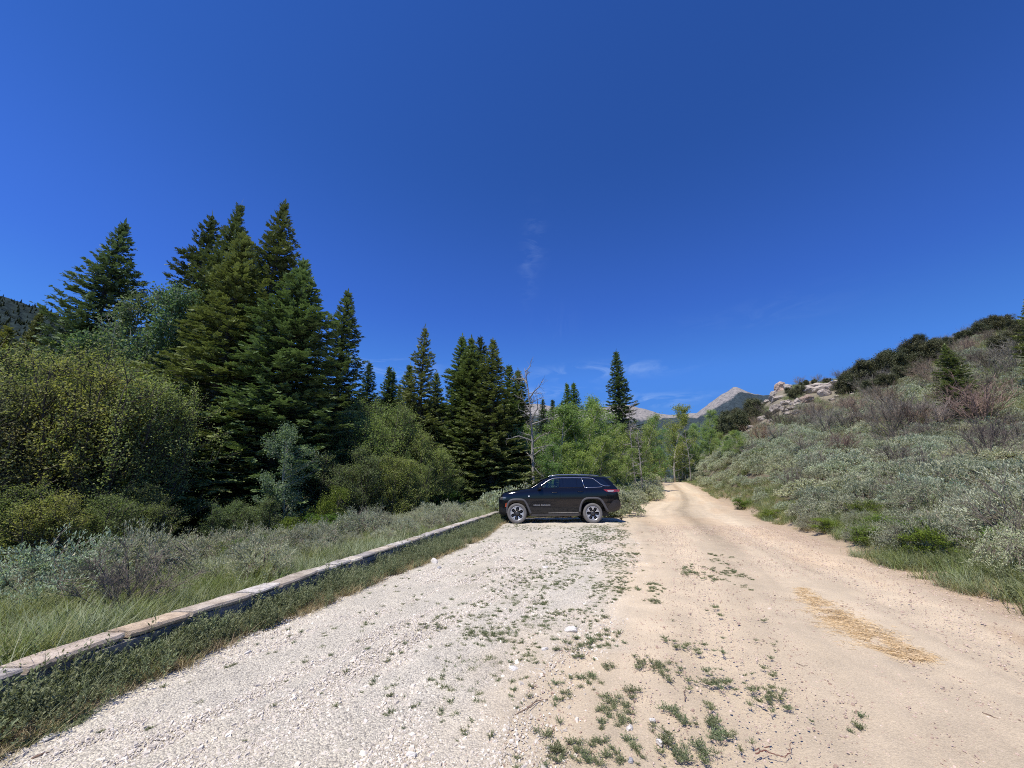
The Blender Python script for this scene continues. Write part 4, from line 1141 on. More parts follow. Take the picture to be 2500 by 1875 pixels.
# ------------------------------------------------------------------ bare brown brush, dead sagebrush, green shrubs on the right
rb_ = rng_(12); n0 = 900
az = rb_.uniform(math.radians(27), math.radians(62), n0); r = rb_.uniform(44, 165, n0)
X, Y = r * np.sin(az), r * np.cos(az); okk = (X - XR(Y) > 12) & (r < R2(az) + 4) & (fbm(X * .06, Y * .06, 99, 3) > -.12 - .2 * (r < 70))
X, Y = X[okk], Y[okk]; k = poisson(rb_, X, Y, 2.7); X, Y = X[k], Y[k]; Z = H(X, Y)
tot_b = 0
for i in range(len(X)):
    s = rb_.uniform(.8, 1.6) * (1.3 if math.hypot(X[i], Y[i]) < 75 else .95)
    if not inframe(X[i], Y[i], Z[i] + .8, 0): continue
    if outcrop(X[i], Y[i], Z[i]) and rb_.random() < .5 or hides_boulder(X[i], Y[i], Z[i], 26): continue
    qx, qy = project(X[i], Y[i], Z[i] + 1)
    if 2255 < qx < 2375 and qy > 940: continue
    o = link("bare_shrub", BROWN[i % 2]); o.location = (X[i], Y[i], Z[i] - .05); o.rotation_euler = (0, 0, rb_.uniform(0, 6.28)); o.scale = (s, s, s * rb_.uniform(.8, 1.1))
    c = [(.85, .83, .8), (1.0, .84, .74), (.6, .56, .52), (1.15, 1.12, 1.1)][rb_.integers(4)]; o.color = (*c, 1)
    tag(o, "leafless grey-brown shrub on the brushy hillside at the right", "shrub", "bare brown shrubs on the hillside"); tot_b += 1
for i, (px, py, s, c, lb) in enumerate([
  (2400, 1052, 2.3, (.95, .74, .68), "large reddish-brown leafless thicket at the right edge, just above the sagebrush"),
  (2250, 1060, 1.7, (1.05, .8, .7), "reddish-brown leafless shrub below and left of the hillside fir"),
  (2300, 1052, 1.5, (1.35, 1.3, 1.3), "pale grey tangle of dead branches at the foot of the hillside fir"),
  (2120, 1052, 1.6, (1.0, .8, .74), "brown leafless shrub at the upper border of the sagebrush"),
  (2020, 1065, 1.7, (.92, .88, .92), "wide grey leafless shrub at the upper border of the sagebrush, left of the brown one"),
  (2075, 1058, 1.5, (.9, .88, .9), "grey-violet leafless shrub between the wide grey one and the brown one"),
  (1860, 1088, 1.5, (1.25, .9, .7), "rust-brown leafless shrub below the boulders at the left foot of the hillside"),
  (1905, 1085, 1.3, (1.3, 1.25, 1.25), "low pale grey dead bush where sagebrush and rust-brown brush meet"),
  (2062, 1122, 1.1, (.85, .62, .6), "small dark reddish twiggy shrub standing out of the sagebrush slope"),
  (2200, 1150, .9, (.55, .5, .5), "nearly black dead branches sticking out of the sagebrush"),
  (2415, 1115, 1.2, (.5, .46, .48), "dark gnarled dead sagebrush skeleton high on the sagebrush slope at the right"),]):
    x, y = gh(px, py); o = link("bare_shrub", BROWN[i % 2]); o.location = (x, y, float(H(x, y)) - .05); o.scale = (s, s, s * .9); o.color = (*c, 1)
    tag(o, lb, "shrub")
for i, (px, py, s, lb) in enumerate([
  (2285, 1270, 1.25, "large grey dead sagebrush of bare twigs behind the bright green shrub at the right"),
  (2440, 1265, 1.3, "tangle of bare dark sagebrush twigs near the right edge of the photo"),
  (2160, 1245, .9, "small bare dead sagebrush in the middle of the right slope"),
  (2060, 1195, 1.0, "dark bare sagebrush upslope in the middle of the sagebrush"),
  (300, 1500, .7, "low dead grey bush lying between the grass and the stone wall"),
  (865, 1310, .6, "twiggy grey dead sagebrush in the meadow behind the wall")]):
    x, y = gp(px, py, .15); o = link("dead_sagebrush", DSAGE[i % 2]); o.location = (x, y, float(H(x, y)) - .02); o.scale = (s * 1.1, s * 1.1, s * 1.1); o.rotation_euler = (0, 0, i)
    tag(o, lb, "shrub")
# smaller dead sagebrushes spread through the living ones
rd = rng_(17); az = rd.uniform(math.radians(26), math.radians(58), 400); r = rd.uniform(9, 46, 400); X, Y = r * np.sin(az), r * np.cos(az)
kk = (X - XR(Y) > 1.6); X, Y = X[kk], Y[kk]; kk = poisson(rd, X, Y, 5.0); X, Y = X[kk], Y[kk]
for i in range(len(X)):
    s = rd.uniform(1.0, 1.75); o = link("dead_sagebrush", DSAGE[i % 2]); o.location = (X[i], Y[i], float(H(X[i], Y[i])) - .02); o.scale = (s, s, s * 1.1); o.rotation_euler = (0, 0, rd.uniform(0, 6.28))
    tag(o, "dark leafless dead sagebrush standing between the grey-green ones on the right slope", "shrub", "dead sagebrush on the slope right of the road")
for i, (px, py, R, h, lb) in enumerate([
  (2235, 1335, .75, .60, "large bright-green shrub at the right edge of the road"),
  (2300, 1362, .60, .50, "bright-green shrub touching the right side of the largest one beside the road"),
  (2120, 1330, .40, .40, "small bright-green shrub on the road edge left of the large ones"),
  (2115, 1268, .45, .55, "yellow-green leafy shrub among the sagebrush above the small green one"),
  (1885, 1268, .5, .4, "low green shrub at the road edge farther up the road"),
  (1820, 1240, .6, .5, "green shrub at the right road edge, upper part of the road"),
  (2025, 1300, .45, .4, "green weedy shrub on the road bank, middle of the right side"),
  (1534, 1236, .6, .5, "green shrub right behind the car's rear bumper"),
  (2460, 1345, .5, .45, "green leafy shrub near the right edge of the photo, under the sagebrush"),
  (1850, 1125, .8, 1.0, "yellow-green shrub where the aspens meet the sagebrush")]):
    x, y = gh(px, py); cm, tm, hh, R0 = BUSH[i % 2]
    t = thing("green_shrub", lb, "shrub", (x, y, float(H(x, y)) - .03), i * 1.3, (R / R0 * 1.1, R / R0 * 1.1, h / hh))
    link("stems", tm, t); o = link("foliage", cm, t); o.color = (1.15, 1.15, .8, 1)
# ------------------------------------------------------------------ dark mountain mahogany and small pines on the hillside and skyline
mh = [(2075, 950, 2.0), (2095, 940, 2.2), (2120, 930, 2.3), (2150, 922, 2.4), (2180, 908, 2.4), (2205, 900, 2.4), (2235, 885, 2.4), (2260, 880, 2.0), (2290, 868, 1.8), (2310, 848, 1.4), (2060, 955, 1.6),
      (2130, 955, 1.9), (2170, 940, 1.9), (2215, 918, 1.8), (2250, 905, 1.7), (2345, 828, 1.3), (2370, 820, 1.2), (2400, 808, 1.4), (2425, 800, 1.7), (2450, 795, 1.5), (2482, 800, 1.3), (2500, 830, 1.8),
      (1935, 962, 1.3), (1950, 955, 1.4), (1925, 950, .9), (1968, 935, 1.0), (1990, 930, .9), (2020, 925, .8), (1878, 1012, 1.1), (1800, 1050, 1.8), (1775, 1060, 1.8), (1820, 1035, 1.7), (1760, 1070, 1.5), (1790, 1035, 1.5), (1845, 1010, 1.6), (2485, 870, 1.6)]
for i, (px, py, s) in enumerate(mh):
    x, y = gh(px, py + 14); cm, tm, hh, R0 = MAHOG[i % 2]
    s = s * 19.0 * math.hypot(x, y) / 1300.0 / 3.6 * (1.4 if i < 11 else 1.15 if i < 29 else 1.9)
    sky_ = i in (9, 15, 16, 17, 18, 19, 20)
    lb = ("dark shrubby tree on the skyline of the right hill" if sky_ else "dark olive mountain mahogany in the dense band below the skyline" if i < 22 else
          "dark evergreen shrub growing among the boulders" if i < 29 else "dark bushy evergreen at the left foot of the hillside, above the aspens" if i < 35 else "dark olive evergreen near the right edge of the hillside")
    t = thing("mountain_mahogany", lb, "shrub", (x, y, float(H(x, y)) - .15), i * 1.7, (s * 1.05, s * 1.05, s), "dark evergreen shrubs on the right hill, %s" % ("skyline" if sky_ else "band" if i < 22 else "boulders" if i < 29 else "foot" if i < 35 else "edge"))
    link("stems", tm, t); o = link("crown", cm, t); b = 1.0 if i % 3 else .85; o.color = (b, b, b * .95, 1)
x, y = gh(2253, 856); place("pine_tree", MAHOG, 0, x, y, 3.6, "small round-topped pine standing out alone on the right skyline", "pine tree", None, (.7, .85, .85), wid=.75)
# distant forest on the left mountain
rf = rng_(13); Xm, Ym, Zm, Tm = MS
n0 = 9000; i0 = rf.integers(60, Xm.shape[0] - 60, n0); j0 = rf.integers(int(Xm.shape[1] * .30), int(Xm.shape[1] * .735), n0)
P = np.stack([Xm[i0, j0], Ym[i0, j0], Zm[i0, j0]], 1) + np.c_[rf.normal(0, 9, (n0, 2)), np.full(n0, -2.0)]

def cone_fir(seed):
    rg = rng_(seed); g = Geo(); n = 260; f = rg.uniform(0, 1, n) ** 1.2; a = rg.uniform(0, 2 * PI, n); rr = 2.7 * (1 - f) ** .85
    P_ = np.stack([np.zeros(n), np.zeros(n), 1 + 13 * f + .3], 1); D = np.stack([np.cos(a), np.sin(a), np.full(n, -.25)], 1)
    cards(g, P_, D, rg.normal(0, .3, (n, 3)) + [[0, 0, 1]], rr + .3, .55 + rr * .35, 0, rg.uniform(0, .6, n)); polytube(g, [(0, 0, 0), (0, 0, 13)], [.3, .05], 1, 5)
    return g.mesh("far_fir", [M_fir, M_firbark])
FF = [cone_fir(1), cone_fir(2)]
scatter("forest", P, rf.uniform(.45, .95, n0), FF, 31, "distant conifer forest covering the mountain slope at the far left", "forest")
# ------------------------------------------------------------------ dry-laid stone wall with cap slabs
M_wall = None
def stonemat(name, c0, c1, c2, sc=6):
    m, n, out = new_mat(name); t = N(n, "ShaderNodeTexCoord"); oi = N(n, "ShaderNodeObjectInfo")
    z = N(n, "ShaderNodeTexNoise", Scale=sc, Detail=9, Roughness=.7); z2 = N(n, "ShaderNodeTexNoise", Scale=sc * 9, Detail=4)
    mp = N(n, "ShaderNodeMapping"); mp.inputs['Scale'].default_value = (1, 1, 5)
    n.links.new(t.outputs['Object'], mp.inputs[0])
    for q in (z, z2): n.links.new(mp.outputs[0], q.inputs['Vector'])
    c = ramp(n, z.outputs[0], [(.28, c0), (.5, c1), (.72, c2)])
    c = mixc(n, 1.0, c, ramp(n, z2.outputs[0], [(.3, (.82, .82, .82)), (.7, (1.12, 1.12, 1.12))]), 'MULTIPLY')
    c = mixc(n, 1.0, c, oi.outputs['Color'], 'MULTIPLY')
    b = N(n, "ShaderNodeBsdfPrincipled", Roughness=.85); n.links.new(c, b.inputs['Base Color'])
    h = N(n, "ShaderNodeMath", operation='ADD'); n.links.new(z.outputs[0], h.inputs[0]); n.links.new(z2.outputs[0], h.inputs[1])
    bp = N(n, "ShaderNodeBump", Strength=.55, Distance=.02 if sc > 2 else .5); n.links.new(h.outputs[0], bp.inputs['Height']); n.links.new(bp.outputs[0], b.inputs['Normal'])
    n.links.new(b.outputs[0], out.inputs[0]); return m
M_cap = stonemat("cap_slab_stone", (.24, .21, .18), (.50, .46, .41), (.68, .65, .60), 6)
M_ws = stonemat("wall_stone", (.17, .15, .14), (.27, .25, .24), (.40, .37, .35), 7)
rg = rng_(51)
WH = .30
def wall_pt(y, off, z):   # off > 0 : behind the road face
    return (XW(y) - off, y, z)
wall = thing("stone_wall", "low dry-stone wall topped with long flat pale cap slabs, running from the left edge of the photo to the car", "stone wall", (XW(0), 0, 0))
def W2(v): v = np.asarray(v, float).copy(); v[:, 0] -= XW(0); return v
g = Geo()
y = -2.0
while y < 18.9:      # courses of rough stones
    L = rg.uniform(.22, .55); zt = 0
    for c in range(3):
        hz = (WH - .055) / 3; a0 = y + (c % 2) * .12; a1 = a0 + L
        f0 = rg.uniform(-.012, .022); z0, z1 = c * hz - (.06 if c == 0 else 0), (c + 1) * hz
        e = .012
        ys = [a0 + e, a1 - e]; pts = []
        for zz in (z0 + .004, z1 - .004):
            for yy in ys:
                for off in (-f0 + rg.uniform(-.008, .008), .20):
                    pts.append(wall_pt(yy, off, zz + rg.uniform(-.004, .004)))
        g.add(W2(pts), [[0, 1, 3, 2], [4, 6, 7, 5], [0, 4, 5, 1], [2, 3, 7, 6], [0, 2, 6, 4], [1, 5, 7, 3]])
    y += L
core = []
for yy in (-2, 18.9):
    for off in (.03, .17):
        for zz in (-.05, WH - .06): core.append(wall_pt(yy, off, zz))
g.add(W2(core), [[0, 1, 3, 2], [4, 6, 7, 5], [0, 4, 5, 1], [2, 3, 7, 6], [0, 2, 6, 4], [1, 5, 7, 3]])
g.build("wall_body", M_ws, wall)
y = -2.0; k = 0
while y < 18.9:
    L = rg.uniform(.28, .85); g = Geo(); n = 9
    th = rg.uniform(.04, .06); dz = rg.uniform(-.005, .006); tl = rg.uniform(-.011, .011)
    yy = np.linspace(y + .012, y + L - rg.uniform(.008, .03), n)
    fr = -.022 - .03 * fbm(yy * 3, yy * 0 + k, 52, 4) + rg.uniform(-.012, .012); bk = .215 + .03 * fbm(yy * 3, yy * 0 + k, 53, 4)
    fr[0] += .02; fr[-1] += .02
    zt = WH + dz + tl * np.linspace(-1, 1, n) + .008 * fbm(yy * 2.5, yy * 0, 54, 3)
    zb = zt - th
    rows = []
    for i in range(n):
        rows += [wall_pt(yy[i], fr[i] + .012, zb[i]), wall_pt(yy[i], fr[i] - .004, (zb[i] + zt[i]) / 2 + .004), wall_pt(yy[i], fr[i] + .010, zt[i]),
                 wall_pt(yy[i], (fr[i] + bk[i]) / 2, zt[i] + .006 * rg.uniform(-.5, 1)), wall_pt(yy[i], bk[i], zt[i]), wall_pt(yy[i], bk[i], zb[i])]
    f = [[i * 6 + j, i * 6 + (j + 1) % 6, (i + 1) * 6 + (j + 1) % 6, (i + 1) * 6 + j] for i in range(n - 1) for j in range(6)]
    g.add(W2(rows), f, 0); g.f.append((np.array([list(range(6))[::-1], [(n - 1) * 6 + j for j in range(6)]]) + g.n - 6 * n, 0, False))
    o = g.build("cap_stone", M_cap, wall)
    ym = y + L / 2
    if 3.85 < ym < 4.6: c = (1.08, .92, .74); o['label'] = "orange-tan cap slab"
    elif 3.2 < ym <= 3.85: c = (1.0, .90, .82); o['label'] = "pinkish cap slab"
    else: c = [(1.08, 1.07, 1.05), (.88, .88, .92), (1.18, 1.15, 1.08), (.74, .73, .76), (1.0, .93, .84), (1.12, 1.12, 1.14), (.84, .78, .72)][k % 7]
    o.color = (*c, 1)
    y += L; k += 1
# ------------------------------------------------------------------ grasses, weeds, gravel
GR = [grass_mesh(600 + i, 60, .46, .11, .0075, .40, bend=.55).mesh("grass_tuft", M_grass) for i in range(3)]
BG = [grass_mesh(610 + i, 70, .36, .12, .0075, .45, bend=.5).mesh("blue_grass_tuft", M_bgrass) for i in range(2)]
DG = [grass_mesh(620 + i, 55, .22, .10, .006, .7, bend=.6).mesh("dry_grass_tuft", M_dry) for i in range(3)]
WD = [weed_mesh(630 + i, 13, .34, .085, .034, 24).mesh("weed_stalks", M_weed) for i in range(3)]
MW = [mat_weed_mesh(640 + i).mesh("ground_weed", M_weed) for i in range(3)]
def strip_pts(rg, n, xa, xb, y0, y1, w=None, pw=1.0):
    y = y0 + (y1 - y0) * rg.uniform(0, 1, n) ** pw; t = rg.uniform(0, 1, n); x = xa(y) + (xb(y) - xa(y)) * t
    return x, y, t
r_ = rng_(71)
# tall weeds between wall and gravel
x, y, t = strip_pts(r_, 1600, lambda y: XW(y) + .05, lambda y: XG(y) + .05, 1.6, 19.5)
k = (t < .85) & (fbm(x * 2, y * 1.2, 72, 3) > -.35 + .6 * t * t); x, y, t = x[k], y[k], t[k]
scatter("roadside_weeds", np.c_[x, y, H(x, y)], r_.uniform(.55, 1.05, len(x)) * (1 - .45 * t), WD + DG[:1] + BG[:1], 72, "blue-green leafy weeds growing along the road side of the stone wall", "weeds", weights=[3, 3, 3, 3, 2.6])
x, y, t = strip_pts(r_, 2600, lambda y: XG(y) - .40, lambda y: XG(y) + .02, 1.6, 19.5)
k = fbm(x * 1.5, y * 1.1, 73, 3) > -.15; x, y = x[k], y[k]
scatter("dry_grass", np.c_[x, y, H(x, y)], r_.uniform(.3, .72, len(x)), DG + WD[:1], 73, "short straw-coloured grass along the edge of the gravel", "grass")
# meadow behind the wall
n = 9000; y = r_.uniform(1.2, 30, n); dl = .27 + r_.uniform(0, 1, n) ** 1.3 * 8.5; x = XW(np.minimum(y, 24)) - dl
dens = np.where(y < 6.5, .8, .36) * (1 - .5 * sstep(3, 8, dl)); k = (r_.random(n) < dens) & ~((y > 16) & (x > -1.1) & (y < 20)); x, y, dl = x[k], y[k], dl[k]
gr_ = fbm(x * .5, y * .5, 74, 3)
a = gr_ > .05
scatter("meadow_grass", np.c_[x[a], y[a], H(x[a], y[a])], r_.uniform(.45, .95, a.sum()) * (1 - .15 * sstep(8, 16, y[a])), GR + BG + DG[:1], 74, "tall green grass growing in the meadow behind the stone wall", "grass", weights=[3, 3, 3, 2.5, 2.5, .8])
a = ~a
scatter("meadow_grey_grass", np.c_[x[a], y[a], H(x[a], y[a])], r_.uniform(.7, 1.15, a.sum()), BG + DG[:1] + WD[:1], 75, "grey-green grass and forbs mixed into the meadow behind the stone wall", "grass", weights=[4, 4, .7, 2])
# far side of the car and left of the road
n = 1600; y = r_.uniform(19.5, 60, n); x = XB(y) - .1 - r_.uniform(0, 1, n) ** 1.6 * 2.2 * np.where(y < 24, 2.2, 1); 
scatter("verge_grass", np.c_[x, y, H(x, y)], r_.uniform(.6, 1.1, n), GR + DG, 76, "green and straw grass on the left verge of the far road and behind the car", "grass", weights=[2, 2, 2, 1, 1, 1])
# right verge
n = 3600; y = 3.5 + 62 * r_.uniform(0, 1, n) ** 1.7; x = XR(y) + .05 + r_.uniform(-.1, 1, n) ** 1 * np.where(y < 9, 1.9, 1.5)
k = (fbm(x * 1.2, y * .8, 77, 3) > -.35 + .5 * (x - XR(y) < .45)); x, y = x[k], y[k]
n = 900; yy = r_.uniform(3.6, 10, n); xx = XR(yy) + r_.uniform(-.25, 1.5, n); kk = fbm(xx * 1.6, yy * 1.2, 87, 3) > -.2
x = np.concatenate([x, xx[kk]]); y = np.concatenate([y, yy[kk]])
scatter("road_bank_grass", np.c_[x, y, H(x, y)], r_.uniform(.5, .95, len(x)), GR + BG + DG + WD, 77, "green, grey and dry grass tufts along the right edge of the dirt road", "grass", weights=[2, 2, 2, 2.5, 2.5, 3, 3, 3, 1.5, 1.5, 1.5])
n = 9000; a = r_.uniform(math.radians(20), math.radians(70), n); r = 8 + 48 * r_.uniform(0, 1, n) ** .9; x, y = r * np.sin(a), r * np.cos(a)
k = (x - XR(y) > 1.2) & (fbm(x * .35, y * .35, 78, 3) > .12); x, y = x[k], y[k]
scatter("slope_grass", np.c_[x, y, H(x, y)], r_.uniform(.8, 1.5, len(x)), GR + BG, 78, "grass tufts growing between the sagebrush on the right slope", "grass", weights=[1, 1, 1, 2, 2])
n = 9000; a = r_.uniform(math.radians(24), math.radians(64), n); r = 48 + 110 * r_.uniform(0, 1, n) ** .8; x, y = r * np.sin(a), r * np.cos(a)
k = (x - XR(y) > 8) & (r < R2(a) + 5) & ~hides_boulder(x, y, H(x, y), 8); x, y = x[k], y[k]
scatter("hillside_grass", np.c_[x, y, H(x, y)], r_.uniform(1.6, 2.8, len(x)), BG + DG[:1] + GR[:1], 79, "sparse pale grass between the brush on the hillside", "grass", weights=[3, 3, 1, 2])
# weeds on the gravel lot and dirt
n = 42000; y = 1.9 + 15.5 * r_.uniform(0, 1, n) ** 1.35; x = r_.uniform(-3, 6.5, n); d_ = x - XB(y)
den = 1.15 * np.exp(-((d_ + .55) / .85) ** 2) * sstep(2.8, 5.0, y) + .10 * (d_ < 0) * sstep(2.5, 5, y) + .42 * sstep(13.5, 15.5, y) * (d_ < -.2)
den = den * sstep(-.45, .20, fbm(x * 1.3, y * 1.3, 80, 4)) * (.55 + .75 * sstep(-.2, .4, fbm(x * 5, y * 5, 81, 2)))
den = den * (x > XG(y) + .2) * (1 - .9 * sstep(.1, .4, d_))
k = r_.random(n) < den * 1.0; x, y = x[k], y[k]
print("lot weeds", len(x))
scatter("lot_weeds", np.c_[x, y, H(x, y) + .004], r_.uniform(.25, .8, len(x)) * .56, MW, 82, "tiny low weeds dotted over the gravel where it meets the dirt road", "weeds")
n = 2300; y = 1.9 + 8 * r_.uniform(0, 1, n) ** 1.2; x = XB(y) + .1 + r_.uniform(0, 1, n) ** 1.3 * 2.3
k = (fbm(x * 1.1, y * .9, 83, 3) > .2) & (fbm(x * 4, y * 4, 84, 2) > -.1); x, y = x[k], y[k]
n = 900; qx, qy = r_.uniform(1330, 1900, n), 1560 + 315 * r_.uniform(0, 1, n)
wp = np.array([gp(a, b) for a, b in zip(qx, qy)]); kk = (fbm(wp[:, 0] * 3.2, wp[:, 1] * 3.2, 86, 3) > .02) & (r_.random(n) < .5)
x = np.concatenate([x, wp[kk, 0]]); y = np.concatenate([y, wp[kk, 1]])
scatter("road_weeds", np.c_[x, y, H(x, y) + .003], r_.uniform(.2, .6, len(x)), MW, 85, "sparse sprigs of weed on the near part of the dirt road", "weeds")
def weed_patch(px, py, rx, ry, n, seed, label, s0=.9):
    """a clump you could dig out: many runners joined into one plant mesh"""
    x0, y0 = gp(px, py); rg = rng_(seed); g = Geo()
    for i in range(n):
        q = mat_weed_mesh(seed * 31 + i, 90, .085, .035, .019); a = rg.uniform(0, 2 * PI); r = math.sqrt(rg.random()); s = s0 * .72 * rg.uniform(.6, 1.15); c, s_ = math.cos(a * 3), math.sin(a * 3)
        ox, oy = rx * r * math.cos(a), ry * r * math.sin(a)
        for v, (f, m, sm), t in zip(q.v, q.f, q.t):
            V = np.stack([(v[:, 0] * c - v[:, 1] * s_) * s + ox, (v[:, 0] * s_ + v[:, 1] * c) * s + oy, v[:, 2] * s], 1)
            off = sum(len(u) for u in q.v[:[id(w) for w in q.v].index(id(v))])
            g.v.append(V); g.f.append((f - off + g.n, m, sm)); g.t.append(t); g.n += len(V)
    o = g.build("weed_clump", M_weed); o.location = (x0, y0, .004); tag(o, label, "weed"); return o
weed_patch(1500, 1735, .13, .22, 22, 1, "largest spread of green weeds on the dirt, with a white stone at its right side")
weed_patch(1548, 1695, .07, .09, 7, 2, "leafy weed clump just above the largest spread of weeds")
weed_patch(1359, 1838, .04, .03, 6, 3, "dense star-shaped weed at the bottom edge of the photo, left of the others", 1.0)
weed_patch(1588, 1628, .10, .11, 9, 4, "green weed clump standing by itself on the dirt above the big patch")
weed_patch(1637, 1735, .06, .035, 6, 5, "dark rounded weed right of the largest spread")
weed_patch(1735, 1670, .07, .04, 5, 6, "elongated weed on the dirt to the right, above the others")
weed_patch(1485, 1632, .04, .06, 4, 7, "small upright weed on the dirt left of the single clump")
weed_patch(1448, 1656, .04, .04, 3, 8, "small weed at the boundary of gravel and dirt, left of the small upright one")
weed_patch(1610, 1795, .06, .10, 8, 9, "bright green weed with a white pebble at its foot")
weed_patch(1690, 1835, .15, .10, 16, 10, "sprawling weed patch near the bottom of the photo, right of the bright one")
weed_patch(1745, 1800, .07, .05, 6, 11, "green weed near the bottom of the photo at the right end of the weeds")
weed_patch(1735, 1732, .05, .06, 4, 12, "small weed right of the dark rounded one")
weed_patch(1590, 1470, .14, .10, 9, 13, "green weed clump on the dirt road farther up, beside the gravel edge")
weed_patch(1185, 1545, .32, .13, 20, 14, "wide dark green weed patch on the gravel, left of the white stone")
weed_patch(1350, 1350, .3, .1, 10, 15, "flat green weed patch on the gravel below the car's rear door", 1.0)
weed_patch(150, 1772, .11, .13, 16, 16, "bright green leafy weed clump at the bottom left where grass meets gravel", 1.3)
weed_patch(50, 1825, .05, .05, 7, 17, "second bright weed in the bottom left corner, below the larger clump", 1.1)
weed_patch(960, 1383, .12, .16, 10, 18, "yellow-green bushy weed at the edge of the gravel beside the wall", 2.2)
# flattened straw on the road
g = Geo(); n = 5200; rs_ = rng_(90); u = rs_.uniform(0, 1, n)
pa = [gp(1965, 1440), gp(2030, 1500), gp(2110, 1545), gp(2180, 1590), gp(2270, 1612)]; pw = [.10, .20, .24, .22, .05]
kx = np.interp(u, np.linspace(0, 1, 5), [p[0] for p in pa]); ky = np.interp(u, np.linspace(0, 1, 5), [p[1] for p in pa]); kw = np.interp(u, np.linspace(0, 1, 5), pw)
P = np.c_[kx + rs_.normal(0, .62, n) * kw * 1.1, ky + rs_.normal(0, .5, n) * kw, np.zeros(n)]
kk = fbm(P[:, 0] * 7, P[:, 1] * 7, 91, 3) > -.22; P = P[kk]; n = len(P); P[:, 2] = H(P[:, 0], P[:, 1]) + .004 + rs_.uniform(0, .02, n)
a = rs_.normal(2.2, .9, n)
blades(g, P, np.c_[np.cos(a), np.sin(a), rs_.uniform(-.02, .12, n)], np.c_[rs_.normal(0, .2, (n, 2)), np.full(n, -.06)], rs_.uniform(.04, .11, n), .0045, 0, rs_.uniform(0, 1, n), 2)
o = g.build("straw", M_straw); tag(o, "strewn patch of yellow dry straw lying on the dirt road at the right", "straw", kind='stuff')
# loose gravel
M_peb = leafmat("gravel_stones", (.44, .40, .33), (.88, .82, .69), 0, .85, 0)
M_peb.node_tree.nodes['Principled BSDF'].inputs['Specular IOR Level'].default_value = .2
def stones(g, x, y, z, s, rg, flat=.45):
    n = len(x); base = np.array([[-1, -1, -1], [1, -1, -1], [1, 1, -1], [-1, 1, -1], [-1, -1, 1], [1, -1, 1], [1, 1, 1], [-1, 1, 1]], float)
    V = base[None] * (1 + rg.uniform(-.38, .25, (n, 8, 3))); V[:, 4:, :2] *= rg.uniform(.45, .85, (n, 1, 1))
    V *= (s[:, None] * np.stack([rg.uniform(.6, 1.2, n), rg.uniform(.4, .9, n), flat * rg.uniform(.5, 1.2, n)], 1))[:, None]
    a = rg.uniform(0, 2 * PI, n); c, s_ = np.cos(a)[:, None], np.sin(a)[:, None]; tl = rg.normal(0, .25, n)[:, None]
    Xr = V[:, :, 0] * c - V[:, :, 1] * s_; Yr = V[:, :, 0] * s_ + V[:, :, 1] * c; Zr = V[:, :, 2] + Xr * tl
    V = np.stack([Xr + x[:, None], Yr + y[:, None], Zr + (z + s * flat * .35)[:, None]], -1).reshape(-1, 3)
    F = np.array([[0, 3, 2, 1], [4, 5, 6, 7], [0, 1, 5, 4], [1, 2, 6, 5], [2, 3, 7, 6], [3, 0, 4, 7]])
    g.add(V, (np.arange(n)[:, None, None] * 8 + F[None]).reshape(-1, 4), 0, False, np.repeat(np.clip(rg.normal(.45, .28, n), 0, 1), 8))
g = Geo(); rgv = rng_(95)
n = 210000; y = 2.0 + 9.5 * rgv.uniform(0, 1, n) ** 1.9; x = rgv.uniform(-3.6, 3.6, n)
k = (x > XG(y) - .12) & (x < XB(y) + .5) & (rgv.random(n) < gmix(x, y) * .95 + .05); x, y = x[k], y[k]; print("gravel", len(x))
s = (.0036 + .0026 * rgv.exponential(1, len(x))) * (1 + .05 * y); s = np.minimum(s, .024)
stones(g, x, y, H(x, y) + .002, s, rgv)
o = g.build("gravel", M_peb); tag(o, "loose crushed pale gravel covering the near parking area", "gravel", kind='stuff')
g = Geo(); n = 26000; y = 1.8 + 14 * rgv.uniform(0, 1, n) ** 1.9; x = XB(y) + rgv.uniform(-.1, 1, n) * (XR(y) - XB(y)); 
s = (.0028 + .0016 * rgv.exponential(1, n)) * (1 + .10 * y); s = np.minimum(s, .02)
stones(g, x, y, H(x, y) + .001, s, rgv, .5)
M_peb2 = leafmat("road_grit", (.36, .27, .20), (.70, .58, .46), 0, .9, 0)
o = g.build("road_grit", M_peb2); tag(o, "small tan pebbles and grit scattered on the dirt road", "gravel", kind='stuff')
# stones one can point at
def rock_mesh(seed, sx, sy, sz, rough=.22, sub=3):
    bm = bmesh.new(); bmesh.ops.create_icosphere(bm, subdivisions=sub, radius=1); rg = rng_(seed)
    co = np.array([v.co for v in bm.verts])
    for q in range(7):   # facet cuts
        nrm = rg.normal(0, 1, 3); nrm /= np.linalg.norm(nrm); dd = rg.uniform(.55, .85); pr = co @ nrm; co = co - np.maximum(pr - dd, 0)[:, None] * nrm * .9
    co *= (1 + rough * fbm(co[:, 0] * 2 + seed, co[:, 1] * 2 + co[:, 2] * 1.7, seed, 4))[:, None]
    for v, c in zip(bm.verts, co): v.co = (c[0] * sx, c[1] * sy, c[2] * sz)
    me = bpy.data.meshes.new("rock"); bm.to_mesh(me); bm.free(); return me
M_rock = stonemat("pale_rock", (.40, .37, .34), (.62, .59, .55), (.80, .78, .75), 8)
M_bould = stonemat("granite_boulder", (.28, .24, .21), (.50, .45, .40), (.66, .62, .57), .55)
